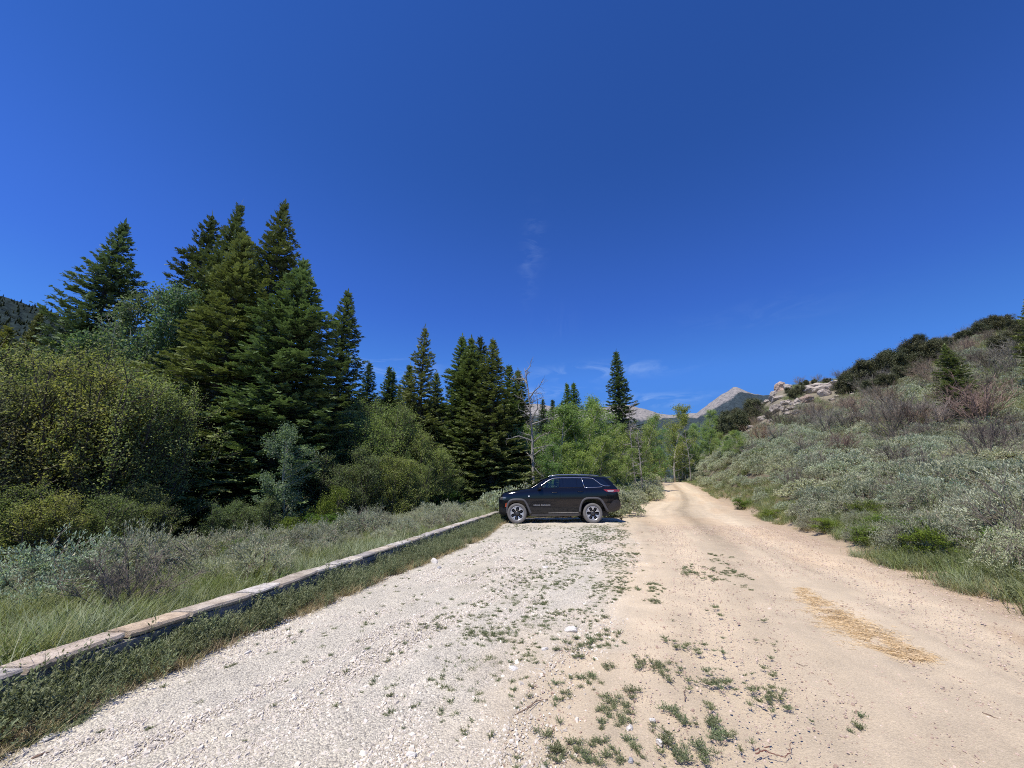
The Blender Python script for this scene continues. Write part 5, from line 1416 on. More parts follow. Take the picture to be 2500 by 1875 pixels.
for i, (px, py, s, fl, lb) in enumerate([
  (1393, 1543, .060, .6, "white stone sitting on the weedy gravel, largest of the loose stones"),
  (1537, 1782, .026, .8, "white stone at the right side of the big weed patch"),
  (1611, 1818, .024, .9, "small white stone at the foot of the bright green weed"),
  (1592, 1762, .022, .7, "pale pointed pebble standing between two weeds"),
  (1540, 1860, .020, .6, "bluish-grey pebble at the bottom edge of the photo"),
  (1060, 1376, .075, .9, "grey lumpy stone on the gravel near the weeds by the wall"),
  (1073, 1388, .045, .6, "smaller dark stone just right of and below the grey lumpy one"),
  (1330, 1386, .085, .25, "flat pale stone lying on the gravel in front of the car"),
  (1253, 1636, .050, .35, "flat white stone on the gravel, middle of the photo"),
  (1330, 1588, .035, .6, "small white stone under the largest loose stone"),
  (120, 1805, .048, .35, "flat pale stone half in the grass in the bottom left corner"),
  (1004, 1845, .030, .5, "white chunk of gravel at the bottom edge, left of the middle"),
  (1455, 1276, .06, .7, "white stone beside the car's rear tyre"),
  (605, 1595, .035, .4, "flat pale stone at the upper left edge of the gravel")]):
    x, y = gp(px, py); me = rock_mesh(700 + i, s * 1.15, s * .85, s * fl, .25, 3); me.materials.append(M_rock); me.name = "stone"
    o = link("stone", me); o.location = (x, y, s * fl * .55); o.rotation_euler = (0, 0, i * 1.1); o.color = (1.15, 1.14, 1.12, 1) if i not in (4, 6) else (.6, .62, .68, 1)
    tag(o, lb, "stone")
# the boulders
for i, (px, py, hw, fl, lb) in enumerate(bl):
    x, y = gh(px, py + hw * fl * .4); dd = ray(px, py); m_px = math.hypot(x, y) / np.linalg.norm(dd)
    s = hw * m_px * 1.03; me = rock_mesh(760 + i, s, s * .75, s * fl * 1.1, .42, 4); me.materials.append(M_bould)
    o = link("boulder", me); o.location = (x, y, float(H(x, y)) + s * fl * .55); o.rotation_euler = (0, 0, math.atan2(-x, y) + rg.uniform(-.4, .4))
    c = (.98, .95, .92) if i not in (0, 11) else ((1.1, .92, .84) if i == 0 else (.8, .68, .6)); o.color = (*c, 1); tag(o, lb, "boulder")
# sticks
def stick(pxs, r, label, col, name="stick", z0=.004, side=None):
    P = []
    for i, (px, py) in enumerate(pxs):
        x, y = gp(px, py); P.append((x, y, z0 + .005 * math.sin(i * 1.7)))
    g = Geo(); c = P[0]; P = np.array(P) - np.array([c[0], c[1], 0]); n = len(P)
    tt = np.linspace(0, n - 1, 5 * n); P2 = np.stack([np.interp(tt, range(n), P[:, k]) for k in range(3)], 1); P2[:, :2] += .004 * rng_(7).normal(0, 1, (len(P2), 2))
    polytube(g, P2, r * .65 * np.linspace(1, .45, len(P2)), 0, 6, tint=.5)
    for s in (side or []):
        Q = np.array([(*gp(*q), .02) for q in s]) - np.array([c[0], c[1], 0]); polytube(g, Q, r * .5, 0, 5, tint=.5)
    o = g.build(name, col); o.location = (c[0], c[1], 0); tag(o, label, "stick"); return o
M_st = simple("weathered_twig", (.22, .15, .11), .8, noise=.3, nscale=40); M_st2 = simple("reddish_twig", (.17, .07, .05), .7, noise=.3, nscale=40)
stick([(1337, 1709), (1312, 1714), (1285, 1732), (1255, 1745), (1228, 1757)], .006, "thin curved dead twig lying on the gravel near the bottom of the photo", M_st, side=[[(1312, 1714), (1300, 1728), (1290, 1736)]])
stick([(1215, 1757), (1188, 1747)], .005, "short broken twig at the left end of the curved dead twig", M_st)
stick([(1845, 1842), (1868, 1835), (1890, 1842), (1918, 1848), (1928, 1838), (1931, 1815)], .006, "forked reddish twig on the dirt at the bottom, right of the weeds", M_st2, side=[[(1868, 1835), (1880, 1832)], [(1845, 1842), (1855, 1836)]])
stick([(1672, 1712), (1674, 1700), (1671, 1690), (1674, 1682)], .006, "tiny hook-shaped twig between the weeds", M_st)
stick([(1945, 1620), (1960, 1628), (1972, 1626)], .004, "small grey twig on the open dirt of the road", M_st)
stick([(2400, 1742), (2420, 1750), (2438, 1756), (2455, 1765)], .006, "dark knobbly twig at the right side of the road near the bottom", M_st)
stick([(80, 1853), (100, 1846), (122, 1838)], .014, "thick weathered piece of stick in the bottom left corner", M_st)
# ------------------------------------------------------------------ the parked car (nose at cx=0, tail at cx=4.91, left side towards the camera)
M_paint = simple("black_paint", (.005, .006, .010), .10, 0, .3, coat=.45)
M_clad = simple("grey_cladding", (.075, .073, .078), .62, noise=.25, nscale=14)
M_trim = simple("satin_trim", (.62, .64, .70), .22, .95)
M_blk = simple("black_plastic", (.012, .012, .013), .5)
M_tyre = simple("dusty_tyre", (.135, .13, .125), .9, noise=.3, nscale=9)
M_rimd = simple("rim_dark", (.018, .018, .02), .35, .6)
M_rims = simple("rim_machined", (.62, .62, .64), .32, .75, noise=.08, nscale=20)
M_red = simple("tail_lamp_red", (.26, .03, .025), .15, 0, .6, coat=1)
M_lampw = simple("lamp_clear", (.55, .52, .52), .12, .2, .6, coat=1)
M_amb = simple("side_marker_red", (.45, .07, .03), .2, coat=1)
M_chr = simple("chrome_letters", (.85, .85, .88), .35, .2)
M_int = simple("cabin_trim", (.03, .03, .032), .7)
def glassmat(name, col, tr):
    m, n, out = new_mat(name); a = N(n, "ShaderNodeBsdfTransparent"); a.inputs[0].default_value = (*col, 1)
    gl = N(n, "ShaderNodeBsdfGlossy", Roughness=.02); fr = N(n, "ShaderNodeFresnel", IOR=1.5); ms = N(n, "ShaderNodeMixShader")
    ad = N(n, "ShaderNodeMath", operation='ADD'); ad.inputs[1].default_value = .02; n.links.new(fr.outputs[0], ad.inputs[0])
    n.links.new(ad.outputs[0], ms.inputs[0]); n.links.new(a.outputs[0], ms.inputs[1]); n.links.new(gl.outputs[0], ms.inputs[2]); n.links.new(ms.outputs[0], out.inputs[0]); return m
M_glass = glassmat("clear_glass", (.86, .92, .88), .6)
M_tint = simple("privacy_glass", (.006, .008, .012), .03, 0, .55, coat=.6)
HW = .975
def cw(cx):   # half width along the length
    return HW * np.interp(cx, [0, .05, .15, .35, .7, 1.4, 3.6, 4.4, 4.7, 4.85, 4.91], [.66, .75, .84, .93, .985, 1, 1, .975, .93, .86, .78])
def zbot(cx): return np.interp(cx, [0, .1, .4, 1.25, 1.4, 3.3, 4.3, 4.5, 4.75, 4.91], [.42, .34, .30, .28, .27, .30, .44, .46, .52, .60])
def zhood(cx): return np.interp(cx, [0, .03, .06, .12, .25, .51, .96, 1.30, 1.55, 3.5, 4.2, 4.6, 4.78, 4.86, 4.91], [.82, .98, 1.04, 1.125, 1.185, 1.235, 1.30, 1.345, 1.365, 1.40, 1.41, 1.405, 1.37, 1.00, .80])
def sidey(cx, z):  # half width at a height
    zt = zhood(cx); zb = zbot(cx); t = np.clip((z - zb) / (zt - zb), 0, 1)
    p = np.interp(t, [0, .06, .16, .30, .42, .60, .74, .84, .92, .97, 1.0], [.90, .955, .975, .990, .992, 1.0, .997, .990, .965, .93, .885])
    return cw(cx) * p
LV = np.array([0, .03, .06, .11, .16, .23, .30, .36, .42, .5, .60, .67, .74, .79, .84, .88, .92, .95, .97, .985, 1.0])
car = thing("parked_car", "black mid-size SUV with grey wheel-arch cladding and roof rails, parked nose to the stone wall", "car", (0, 0, 0))
def body_loft():
    g = Geo(); xs = np.unique(np.concatenate([[0, .015, .03, .045, .06, .09, .12], np.linspace(.15, 4.7, 70), [4.74, 4.78, 4.82, 4.85, 4.88, 4.91]]))
    rows = []
    for x in xs:
        zb, zt = zbot(x), zhood(x); z = zb + (zt - zb) * LV; y = sidey(x, z)
        crown = .035 * min(1, x / .5)
        half = [(0, zb)] + [(a, b) for a, b in zip(y, z)] + [(y[-1] * .80, zt + crown * .55), (y[-1] * .45, zt + crown * .9), (0, zt + crown)]
        full = half + [(-a, b) for a, b in half[-2:0:-1]]
        rows.append([(x, a, b) for a, b in full])
    n = len(rows[0]); V = np.array(rows).reshape(-1, 3)
    f = [[i * n + j, (i + 1) * n + j, (i + 1) * n + (j + 1) % n, i * n + (j + 1) % n] for i in range(len(xs) - 1) for j in range(n)]
    bm = bmesh.new(); vs = [bm.verts.new(v) for v in V]
    for q in f: bm.faces.new([vs[k] for k in q]).smooth = True
    bm.faces.new([vs[k] for k in range(n)]); bm.faces.new([vs[(len(xs) - 1) * n + k] for k in range(n)][::-1])
    bmesh.ops.recalc_face_normals(bm, faces=bm.faces); return bm
ZBELT = 1.385
def roofz(cx): return np.interp(cx, [1.28, 1.45, 1.64, 1.80, 1.93, 2.10, 2.30, 2.63, 3.1, 3.6, 4.0, 4.25, 4.40, 4.50, 4.62, 4.74, 4.82], [1.36, 1.47, 1.595, 1.695, 1.765, 1.82, 1.853, 1.875, 1.885, 1.875, 1.852, 1.83, 1.81, 1.74, 1.60, 1.46, 1.37])
def gy(cx, z):   # greenhouse half width
    w = HW * np.interp(cx, [1.28, 1.6, 2.2, 3.6, 4.3, 4.82], [.865, .885, .90, .895, .865, .79])
    return w - .30 * np.maximum(z - 1.36, 0) - .05 * np.maximum(z - 1.36, 0) ** 2
def house_loft():
    xs = np.unique(np.concatenate([np.linspace(1.28, 2.3, 26), np.linspace(2.3, 4.25, 24), np.linspace(4.25, 4.82, 16)])); rows = []
    tt = np.array([0, .25, .5, .7, .84, .93, .98, 1.0])
    for x in xs:
        zt = roofz(x); zb = 1.30; zz = zb + (zt - zb) * tt; y = gy(x, zz).copy()
        y[-1] -= .05; y[-2] -= .018; y[-3] -= .004
        half = [(0, zb)] + list(zip(y, zz)) + [(y[-1] * .8, zt + .018), (y[-1] * .4, zt + .032), (0, zt + .036)]
        full = half + [(-a, b) for a, b in half[-2:0:-1]]; rows.append([(x, a, b) for a, b in full])
    n = len(rows[0]); V = np.array(rows).reshape(-1, 3); bm = bmesh.new(); vs = [bm.verts.new(v) for v in V]
    for i in range(len(xs) - 1):
        for j in range(n): bm.faces.new([vs[k] for k in (i * n + j, (i + 1) * n + j, (i + 1) * n + (j + 1) % n, i * n + (j + 1) % n)]).smooth = True
    bm.faces.new([vs[k] for k in range(n)]); bm.faces.new([vs[(len(xs) - 1) * n + k] for k in range(n)])
    bmesh.ops.recalc_face_normals(bm, faces=bm.faces); return bm
def prism(poly, y0, y1):
    bm = bmesh.new(); a = [bm.verts.new((x, y0, z)) for x, z in poly]; b = [bm.verts.new((x, y1, z)) for x, z in poly]; n = len(poly)
    bm.faces.new(a); bm.faces.new(b[::-1])
    for i in range(n): bm.faces.new((a[i], b[i], b[(i + 1) % n], a[(i + 1) % n]))
    bmesh.ops.recalc_face_normals(bm, faces=bm.faces); return bm
def smooth_poly(p, n=4, closed=True):
    p = np.array(p, float)
    for _ in range(n):
        q = []
        m_ = len(p)
        for i in range(m_ if closed else m_ - 1):
            a, b = p[i], p[(i + 1) % m_]; q += [a * .75 + b * .25, a * .25 + b * .75]
        if not closed: q = [p[0]] + q + [p[-1]]
        p = np.array(q)
        if len(p) > 60: break
    return p
def obj_bm(name, bm, mat, parent=None):
    me = bpy.data.meshes.new(name); bm.to_mesh(me); bm.free()
    for m in (mat if isinstance(mat, list) else [mat]): me.materials.append(m)
    return link(name, me, parent)
def cut(o, tools):
    for t in tools:
        md = o.modifiers.new('b', 'BOOLEAN'); md.operation = 'DIFFERENCE'; md.solver = 'EXACT'; md.object = t
    dg = bpy.context.evaluated_depsgraph_get(); ev = o.evaluated_get(dg)
    me = bpy.data.meshes.new_from_object(ev); old = o.data; o.modifiers.clear(); o.data = me; me.name = old.name
    for t in tools: bpy.data.objects.remove(t, do_unlink=True)
FARCH = [(.325, .30), (.315, .62), (.37, .82), (.49, .925), (.65, .945), (.92, .945), (1.05, .90), (1.15, .74), (1.23, .55), (1.30, .30)]
RARCH = [(3.27, .30), (3.30, .66), (3.38, .86), (3.50, .97), (3.66, 1.00), (4.04, 1.00), (4.17, .94), (4.27, .76), (4.36, .56), (4.44, .38)]
def shrink(p, d):
    p = smooth_poly(p, 2, False); T = np.gradient(p, axis=0); T /= np.linalg.norm(T, axis=1, keepdims=True); Nn = np.stack([T[:, 1], -T[:, 0]], 1); return p + Nn * d
body = obj_bm("body", body_loft(), M_paint, car)
tools = []
for A in (FARCH, RARCH):
    inn = shrink(A, .055); lo = [(inn[-1][0], .1), (inn[0][0], .1)]
    for s in (-1, 1): tools.append(obj_bm("tool", prism([tuple(q) for q in inn] + lo, s * 1.2, s * .52), M_blk))
cut(body, tools)
house = obj_bm("roof", house_loft(), M_paint, car)
FW = [(1.80, 1.425), (1.86, 1.505), (2.02, 1.625), (2.20, 1.722), (2.30, 1.752), (2.51, 1.772), (2.46, 1.40), (1.80, 1.398)]
# front side windows: one opening right through the cabin
cut(house, [obj_bm("tool", prism(FW, -1.2, 1.2), M_blk)])
for o_ in (body, house): o_.data.materials.clear(); o_.data.materials.append(M_paint)
def skin(poly, yf, off, thick, name, mat, parent, res=.05, sides=(-1, 1)):
    """panel following the body side inside a polygon in (cx, z)"""
    bm = bmesh.new(); vs = [bm.verts.new((x, 0, z)) for x, z in poly]; f = bm.faces.new(vs)
    x0, x1 = min(p[0] for p in poly), max(p[0] for p in poly); z0, z1 = min(p[1] for p in poly), max(p[1] for p in poly)
    for xx in np.arange(x0 + res, x1, res): bmesh.ops.bisect_plane(bm, geom=bm.verts[:] + bm.edges[:] + bm.faces[:], plane_co=(xx, 0, 0), plane_no=(1, 0, 0))
    for zz in np.arange(z0 + res, z1, res): bmesh.ops.bisect_plane(bm, geom=bm.verts[:] + bm.edges[:] + bm.faces[:], plane_co=(0, 0, zz), plane_no=(0, 0, 1))
    res_o = []
    for s in sides:
        b2 = bm.copy()
        for v in b2.verts: v.co.y = s * (float(yf(v.co.x, v.co.z)) + off)
        r = bmesh.ops.extrude_face_region(b2, geom=b2.faces[:])
        for v in [q for q in r['geom'] if isinstance(q, bmesh.types.BMVert)]: v.co.y -= s * thick
        bmesh.ops.recalc_face_normals(b2, faces=b2.faces)
        for q in b2.faces: q.smooth = True
        o = obj_bm(name, b2, mat, parent)
        md = None
        try: o.data.set_sharp_from_angle(angle=math.radians(40))
        except Exception: pass
        res_o.append(o)
    bm.free(); return res_o
# doors, wings: skins with real gaps between them
def arc_side(A, xm, lo, hi):
    p = shrink(A, -.02); return p
fd = [(1.365, .40), (1.355, .75), (1.345, 1.05), (1.36, 1.20), (1.40, 1.315), (2.50, 1.352), (2.505, .385)]
ra = shrink(RARCH, -.035)
rr = [tuple(q) for q in ra if q[0] < 3.52 and q[1] > .42]
rd = [(2.515, .385), (2.51, 1.352), (3.60, 1.372), (3.58, 1.22), (3.54, 1.06)] + rr[::-1] + [(rr[0][0] - .0, .40)]
doors_f = skin(fd, sidey, .010, .02, "front_door", M_paint, car)
doors_r = skin(rd, sidey, .010, .02, "rear_door", M_paint, car)
# sills and cladding
skin([(1.30, .27), (1.33, .372), (3.25, .388), (3.27, .29)], sidey, .018, .05, "sill_cladding", M_clad, car, .1)
skin([(2.0, .405), (2.0, .418), (3.22, .440), (3.22, .428)], sidey, .022, .01, "door_trim_strip", M_trim, car, .1)
def flare(A, name):
    o_ = shrink(A, -.028); i_ = shrink(A, .05)
    for s in (-1, 1):
        g = Geo(); n = len(o_); V = []
        for q, w_ in ((o_, .012), ((o_ + i_) / 2, .034), (i_, .026), (i_, -.12)):
            for p in q: V.append((p[0], s * (float(sidey(p[0], max(p[1], .36))) + w_), p[1]))
        f = []
        for r in range(3):
            for i in range(n - 1): f.append([r * n + i, r * n + i + 1, (r + 1) * n + i + 1, (r + 1) * n + i])
        f = np.array(f); g.add(V, f if s > 0 else f[:, ::-1], 0, True); g.build(name, M_clad, car)
FA = [p if p[1] > .35 else (p[0], .40) for p in FARCH]; RA_ = [p if p[1] > .41 else (p[0], .46) for p in RARCH]
flare(FA, "front_wheel_arch"); flare(RA_, "rear_wheel_arch")
# glass
zo = lambda x, z: gy(x, z)
skin(FW, zo, -.004, .006, "front_window", M_glass, car, .08)
RW = [(2.655, 1.402), (2.66, 1.775), (2.80, 1.778), (3.20, 1.778), (3.22, 1.408)]
QV = [(3.235, 1.408), (3.225, 1.778), (3.42, 1.775), (3.50, 1.412)]
QG = [(3.56, 1.425), (3.47, 1.775), (3.86, 1.765), (3.96, 1.725), (4.24, 1.475), (4.20, 1.43)]
RQ = [(4.02, 1.765), (4.26, 1.755), (4.54, 1.47), (4.29, 1.465)]
skin(RW, zo, .006, .01, "rear_door_window", M_tint, car, .08); skin(QV, zo, .006, .01, "rear_door_vent_window", M_tint, car, .08)
skin(QG, zo, .006, .01, "quarter_window", M_tint, car, .08); skin(RQ, zo, .006, .01, "wrap_around_window", M_tint, car, .08)
skin([(2.525, 1.40), (2.52, 1.778), (2.645, 1.778), (2.64, 1.40)], zo, .009, .012, "door_pillar", M_tint, car, .08)
def trimline(pts, r, name, mat, yf=gy, off=.012, smooth=1):
    for s in (-1, 1):
        g = Geo(); P = smooth_poly(pts, smooth, False) if smooth else np.array(pts)
        P3 = np.array([(x, s * (float(yf(x, z)) + off), z) for x, z in P]); polytube(g, P3, r, 0, 6); g.build(name, mat, car)
trimline([(1.70, 1.44), (1.80, 1.52), (1.98, 1.645), (2.17, 1.745), (2.32, 1.785), (2.7, 1.797), (3.4, 1.797), (3.86, 1.787), (3.99, 1.735), (4.28, 1.468), (4.56, 1.462)], .015, "window_trim", M_trim)
trimline([(4.27, 1.468), (4.21, 1.415), (3.52, 1.397)], .013, "window_trim", M_trim)
trimline([(3.44, 1.79), (3.535, 1.385)], .013, "window_trim", M_trim, smooth=0)
# windscreen and tailgate glass
def across(x0, x1, name, mat, wf, off=.006, hi=None, nseg=8, ymax=.86):
    g = Geo(); xs = np.linspace(x0, x1, nseg); ys = np.linspace(-1, 1, 15); V = []
    for x in xs:
        zt = float(roofz(x)); ym = (float(gy(x, zt)) - .05) * ymax
        for y in ys: V.append((x, ym * y, zt + .018 + .018 * (1 - y * y) + off))
    f = [[i * 15 + j, i * 15 + j + 1, (i + 1) * 15 + j + 1, (i + 1) * 15 + j] for i in range(nseg - 1) for j in range(14)]
    g.add(V, f, 0, True); return g.build(name, mat, car)
across(1.38, 2.12, "windscreen", M_tint, None, ymax=1.05); across(4.50, 4.76, "rear_window", simple("rear_glass", (.35, .37, .42), .06, .3, coat=1), None)
across(2.5, 3.4, "sunroof", M_tint, None, off=.003, ymax=.75)
# spoiler
g = Geo(); sp = [(4.20, 1.835), (4.30, 1.855), (4.50, 1.845), (4.60, 1.825), (4.585, 1.80), (4.46, 1.79)]
n = len(sp); V = []
for y in (-.60, -.56, -.2, .2, .56, .60):
    k = .0 if abs(y) < .58 else -.05
    V += [(x + (k if x > 4.4 else 0), y, z + .012 * (1 - (y / .6) ** 2)) for x, z in sp]
f = [[i * n + j, i * n + (j + 1) % n, (i + 1) * n + (j + 1) % n, (i + 1) * n + j] for i in range(5) for j in range(n)]
g.add(V, f, 0, False); g.f.append((np.array([list(range(n))[::-1], [5 * n + j for j in range(n)]]), 0, False)); g.build("spoiler", M_trim if 0 else simple("spoiler_paint", (.02, .022, .03), .2, coat=1), car)
# roof rails
for s in (-1, 1):
    g = Geo(); P = np.array([(2.16, 1.855), (2.26, 1.885), (2.45, 1.915), (3.0, 1.928), (3.6, 1.92), (4.0, 1.900), (4.14, 1.880), (4.20, 1.862)])
    P3 = np.array([(x, s * (.62 - .01 * abs(x - 3)), z) for x, z in P]); polytube(g, P3, [.008, .014, .016, .016, .016, .016, .014, .008], 0, 8); rl = g.build("roof_rail", M_trim, car)
# mirrors
for s in (-1, 1):
    bm = bmesh.new(); bmesh.ops.create_icosphere(bm, subdivisions=3, radius=1)
    for v in bm.verts:
        c = v.co; c.x = math.copysign(abs(c.x) ** .7, c.x); c.z = math.copysign(abs(c.z) ** .7, c.z)
        v.co = Vector((1.66 + c.x * .085 + .02 * c.z, s * (1.02 + c.y * .085), 1.405 + c.z * .075))
    for f_ in bm.faces: f_.smooth = True
    mo = obj_bm("mirror", bm, M_paint, car)
    g = Geo(); polytube(g, [(1.68, s * .86, 1.36), (1.67, s * .95, 1.375)], .028, 0, 8); a_ = g.build("mirror_arm", M_blk, mo)
# door handles and pockets
for (x, z, dr) in ((2.27, 1.215, doors_f), (3.33, 1.245, doors_r)):
    for i, s in enumerate((-1, 1)):
        y_ = float(sidey(x, z)); g = Geo(); xs = np.linspace(-.115, .115, 9)
        P3 = np.array([(x + q, s * (y_ + .014 + .030 * math.cos(q / .115 * PI / 2) ** .5), z + .006 * q / .1) for q in xs]); polytube(g, P3, .015, 0, 8); g.build("handle", simple("handle_paint", (.01, .011, .016), .12, coat=1) if s == -1 and x < 3 else M_paint, dr[i])
# fuel door, badge, letters
skin([(3.80, 1.13), (3.79, 1.20), (3.80, 1.285), (3.84, 1.295), (4.04, 1.295), (4.07, 1.285), (4.065, 1.18), (4.04, 1.13), (3.98, 1.118), (3.86, 1.118)], sidey, .006, .01, "fuel_filler_door", M_paint, car, .06)
skin([(1.19, 1.04), (1.19, 1.085), (1.245, 1.085), (1.245, 1.04)], sidey, .014, .01, "badge", M_chr, car, .06)
def letters(text, x0, x1, z, h, s, parent):
    cu = bpy.data.curves.new("t", 'FONT'); cu.body = text; cu.size = 1; cu.extrude = .02; cu.space_character = 1.25
    to = bpy.data.objects.new("t", cu); COL.objects.link(to); dg = bpy.context.evaluated_depsgraph_get()
    me = bpy.data.meshes.new_from_object(to.evaluated_get(dg)); bpy.data.objects.remove(to, do_unlink=True)
    xs = [v.co.x for v in me.vertices]; w_ = max(xs) - min(xs); m0 = min(xs); zs = [v.co.y for v in me.vertices]; hh = max(zs) - min(zs)
    for v in me.vertices:
        u = (v.co.x - m0) / w_; xx = x0 + (x1 - x0) * u if s < 0 else x1 - (x1 - x0) * u
        zz = z + (v.co.y - min(zs)) / hh * h; v.co = (xx, s * (float(sidey(xx, zz)) + .013 + (.004 if v.co.z > 0 else 0)), zz)
    me.name = "lettering"; me.materials.clear(); me.materials.append(M_chr); return link("lettering", me, parent)
letters("GRAND CHEROKEE", 1.405, 2.085, .700, .032, -1, doors_f[0])
# lamps, grille, bumpers
sk2 = lambda x, z: sidey(x, z)
skin([(.035, .915), (.04, .995), (.12, 1.035), (.31, 1.03), (.27, .955), (.16, .925)], sk2, .008, .03, "headlight", M_lampw if 0 else simple("headlight_dark", (.06, .065, .07), .1, coat=1), car, .03)
skin([(.06, .985), (.065, .998), (.27, 1.010), (.26, 1.000)], sk2, .014, .01, "daytime_lamp_strip", M_lampw, car, .03)
skin([(.25, .64), (.275, .79), (.315, .80), (.30, .64)], sk2, .010, .02, "side_marker", M_amb, car, .03)
skin([(4.28, 1.325), (4.885, 1.328), (4.885, 1.245), (4.62, 1.215), (4.42, 1.225), (4.33, 1.27)], lambda x, z: sidey(np.minimum(x, 4.80), z), .010, .03, "tail_lamp", M_red, car, .03)
skin([(4.40, 1.285), (4.66, 1.288), (4.62, 1.245), (4.44, 1.242)], lambda x, z: sidey(np.minimum(x, 4.80), z), .016, .02, "reversing_lamp", M_lampw, car, .03)
skin([(4.44, .44), (4.40, .66), (4.52, .78), (4.62, .90), (4.74, .93), (4.88, .86), (4.905, .60), (4.80, .50), (4.62, .44)], sk2, .012, .03, "rear_bumper", M_clad if 0 else simple("bumper_lower", (.022, .021, .024), .45, noise=.3), car, .05)
skin([(.0, .36), (.0, .60), (.12, .62), (.28, .52), (.29, .32), (.2, .30)], sk2, .010, .03, "front_bumper", M_blk, car, .05)
g = Geo()
for k in range(7):
    y = -.54 + .18 * k
    g.add([(-.012, y - .07, .80), (-.012, y + .07, .80), (-.004, y + .07, .98), (-.004, y - .07, .98), (.03, y - .07, .80), (.03, y + .07, .80), (.03, y + .07, .98), (.03, y - .07, .98)], [[0, 1, 2, 3], [0, 4, 5, 1], [3, 2, 6, 7], [0, 3, 7, 4], [1, 5, 6, 2]])
g.build("grille", M_rimd, car)
# underbody so that no light passes through the wheel wells
g = Geo(); bx = [(x, y, z) for x in (.35, 4.5) for y in (-.52, .52) for z in (.26, .6)]
g.add(bx, [[0, 1, 3, 2], [4, 6, 7, 5], [0, 4, 5, 1], [2, 3, 7, 6], [0, 2, 6, 4], [1, 5, 7, 3]]); g.build("underbody", M_blk, car)
# interior seen through the front windows
g = Geo(); a = np.linspace(0, 2 * PI, 25); polytube(g, np.array([(2.02 + .05 * math.sin(t), -.36 + .17 * math.cos(t), 1.42 + .17 * math.sin(t)) for t in a]), .014, 0, 6, cap=False)
polytube(g, [(1.95, -.36, 1.36), (2.02, -.36, 1.42)], .04, 0, 8); g.build("steering_wheel", M_int, car)
for y in (-.36, .36):
    bm = bmesh.new(); bmesh.ops.create_cube(bm, size=1); bmesh.ops.bevel(bm, geom=bm.edges[:], offset=.2, segments=3, affect='EDGES')
    for v in bm.verts: v.co = Vector((2.56 + v.co.x * .12 + v.co.z * .03, y + v.co.y * .26, 1.60 + v.co.z * .17))
    obj_bm("headrest", bm, M_int, car)
# the tail is drawn out a little past the rear wheels
bpy.context.view_layer.update()
done = set()
def stretch(o):
    if o.type == 'MESH' and o.data.name not in done:
        done.add(o.data.name)
        for v in o.data.vertices:
            x, y, z = v.co
            if x > 4.12: v.co.x = x + (x - 4.12) * (.16 + .16 * min(1, max(0, (z - 1.45) / .3)))
    for c in o.children: stretch(c)
for c in car.children: stretch(c)
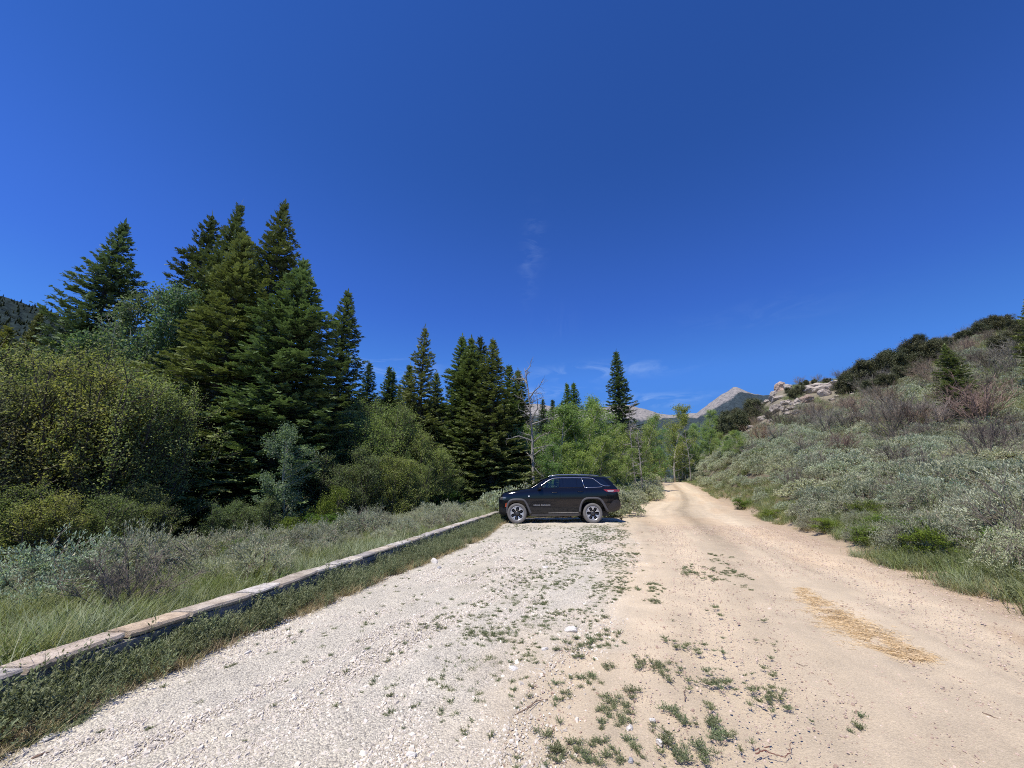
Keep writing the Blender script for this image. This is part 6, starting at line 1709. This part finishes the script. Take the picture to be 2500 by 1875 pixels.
# wheels
def make_wheel():
    w0 = bpy.data.objects.new("wheel", None); COL.objects.link(w0); w0.parent = car; w0.empty_display_size = .2
    def lathe(prof, n, mat, name, m2=None):
        g = Geo(); V = [(r * math.cos(2 * PI * i / n), y, r * math.sin(2 * PI * i / n)) for r, y in prof for i in range(n)]; m = len(prof)
        g.add(V, [[j * n + i, j * n + (i + 1) % n, (j + 1) * n + (i + 1) % n, (j + 1) * n + i] for j in range(m - 1) for i in range(n)], 0, True); return g.build(name, mat, w0)
    R = .395
    lathe([(.262, .105), (.275, -.118), (.30, -.132), (.345, -.138), (.375, -.128), (.390, -.105), (R, -.07), (R, .07), (.385, .11), (.33, .13), (.262, .105)], 72, M_tyre, "tyre")
    g = Geo(); n = 72      # rim: dark barrel + machined lip
    def ring(prof, mi):
        V = [(r * math.cos(2 * PI * i / n), y, r * math.sin(2 * PI * i / n)) for r, y in prof for i in range(n)]
        g.add(V, [[j * n + i, j * n + (i + 1) % n, (j + 1) * n + (i + 1) % n, (j + 1) * n + i] for j in range(len(prof) - 1) for i in range(n)], mi, True)
    ring([(.276, -.118), (.270, -.124), (.258, -.122), (.252, -.112)], 1)
    ring([(.252, -.112), (.245, -.02), (.0, -.02)], 0)
    for k in range(6):      # six flared spokes
        a = 2 * PI * k / 6
        def P(r, da, y): return (r * math.cos(a + da), y, r * math.sin(a + da))
        prof = [(.075, .16, -.090), (.12, .125, -.108), (.16, .15, -.116), (.20, .21, -.118), (.235, .29, -.119), (.258, .36, -.119)]
        V = []; 
        for r, da, y in prof: V += [P(r, -da, y), P(r, da, y), P(r, da * .8, y + .05), P(r, -da * .8, y + .05)]
        f = []; mm = len(prof)
        for i in range(mm - 1):
            b = i * 4; f += [[b, b + 1, b + 5, b + 4], [b + 1, b + 2, b + 6, b + 5], [b + 3, b, b + 4, b + 7]]
        fa = np.array(f); top = fa[0::3]; side = np.concatenate([fa[1::3], fa[2::3]])
        st = g.n; g.add(V, top[1:], 1); g.f.append((top[:1] + st, 0, False)); g.f.append((side + st, 0, False))
        # thin dark ribs inside each window
        a += PI / 6
        V = [P(.08, -.20, -.085), P(.08, .20, -.085), P(.25, .07, -.085), P(.25, -.07, -.085)]; g.add(V, [[0, 1, 2, 3]], 2)
    V = []; n6 = 24
    for r, y in ((.0, -.112), (.045, -.112), (.085, -.100), (.088, -.06)): V += [(r * math.cos(2 * PI * i / n6), y, r * math.sin(2 * PI * i / n6)) for i in range(n6)]
    g.add(V, [[j * n6 + i, j * n6 + (i + 1) % n6, (j + 1) * n6 + (i + 1) % n6, (j + 1) * n6 + i] for j in range(3) for i in range(n6)], 2, True)
    g.build("rim", [M_rimd, M_rims, simple("rim_grey", (.06, .06, .065), .4, .4)], w0)
    return w0
w0 = make_wheel()
def copyw(x, y, rz, ry):
    c = w0.copy(); COL.objects.link(c); c.parent = car; c.location = (x, y, .395); c.rotation_euler = (0, ry, rz)
    for ch in w0.children:
        d = ch.copy(); COL.objects.link(d); d.parent = c
    return c
w0.location = (.735, -.835, .395); w0.rotation_euler = (0, .12, 0)
copyw(3.815, -.835, 0, .55); copyw(.735, .835, PI, .3); copyw(3.815, .835, PI, .8)
CARY = 17.35; yaw = math.radians(1.6)
car.rotation_euler = (0, 0, yaw)
# nose at x = -0.53 for the side plane nearest the camera
car.location = (-.53 - .97 * math.sin(yaw), 17.42, .0)
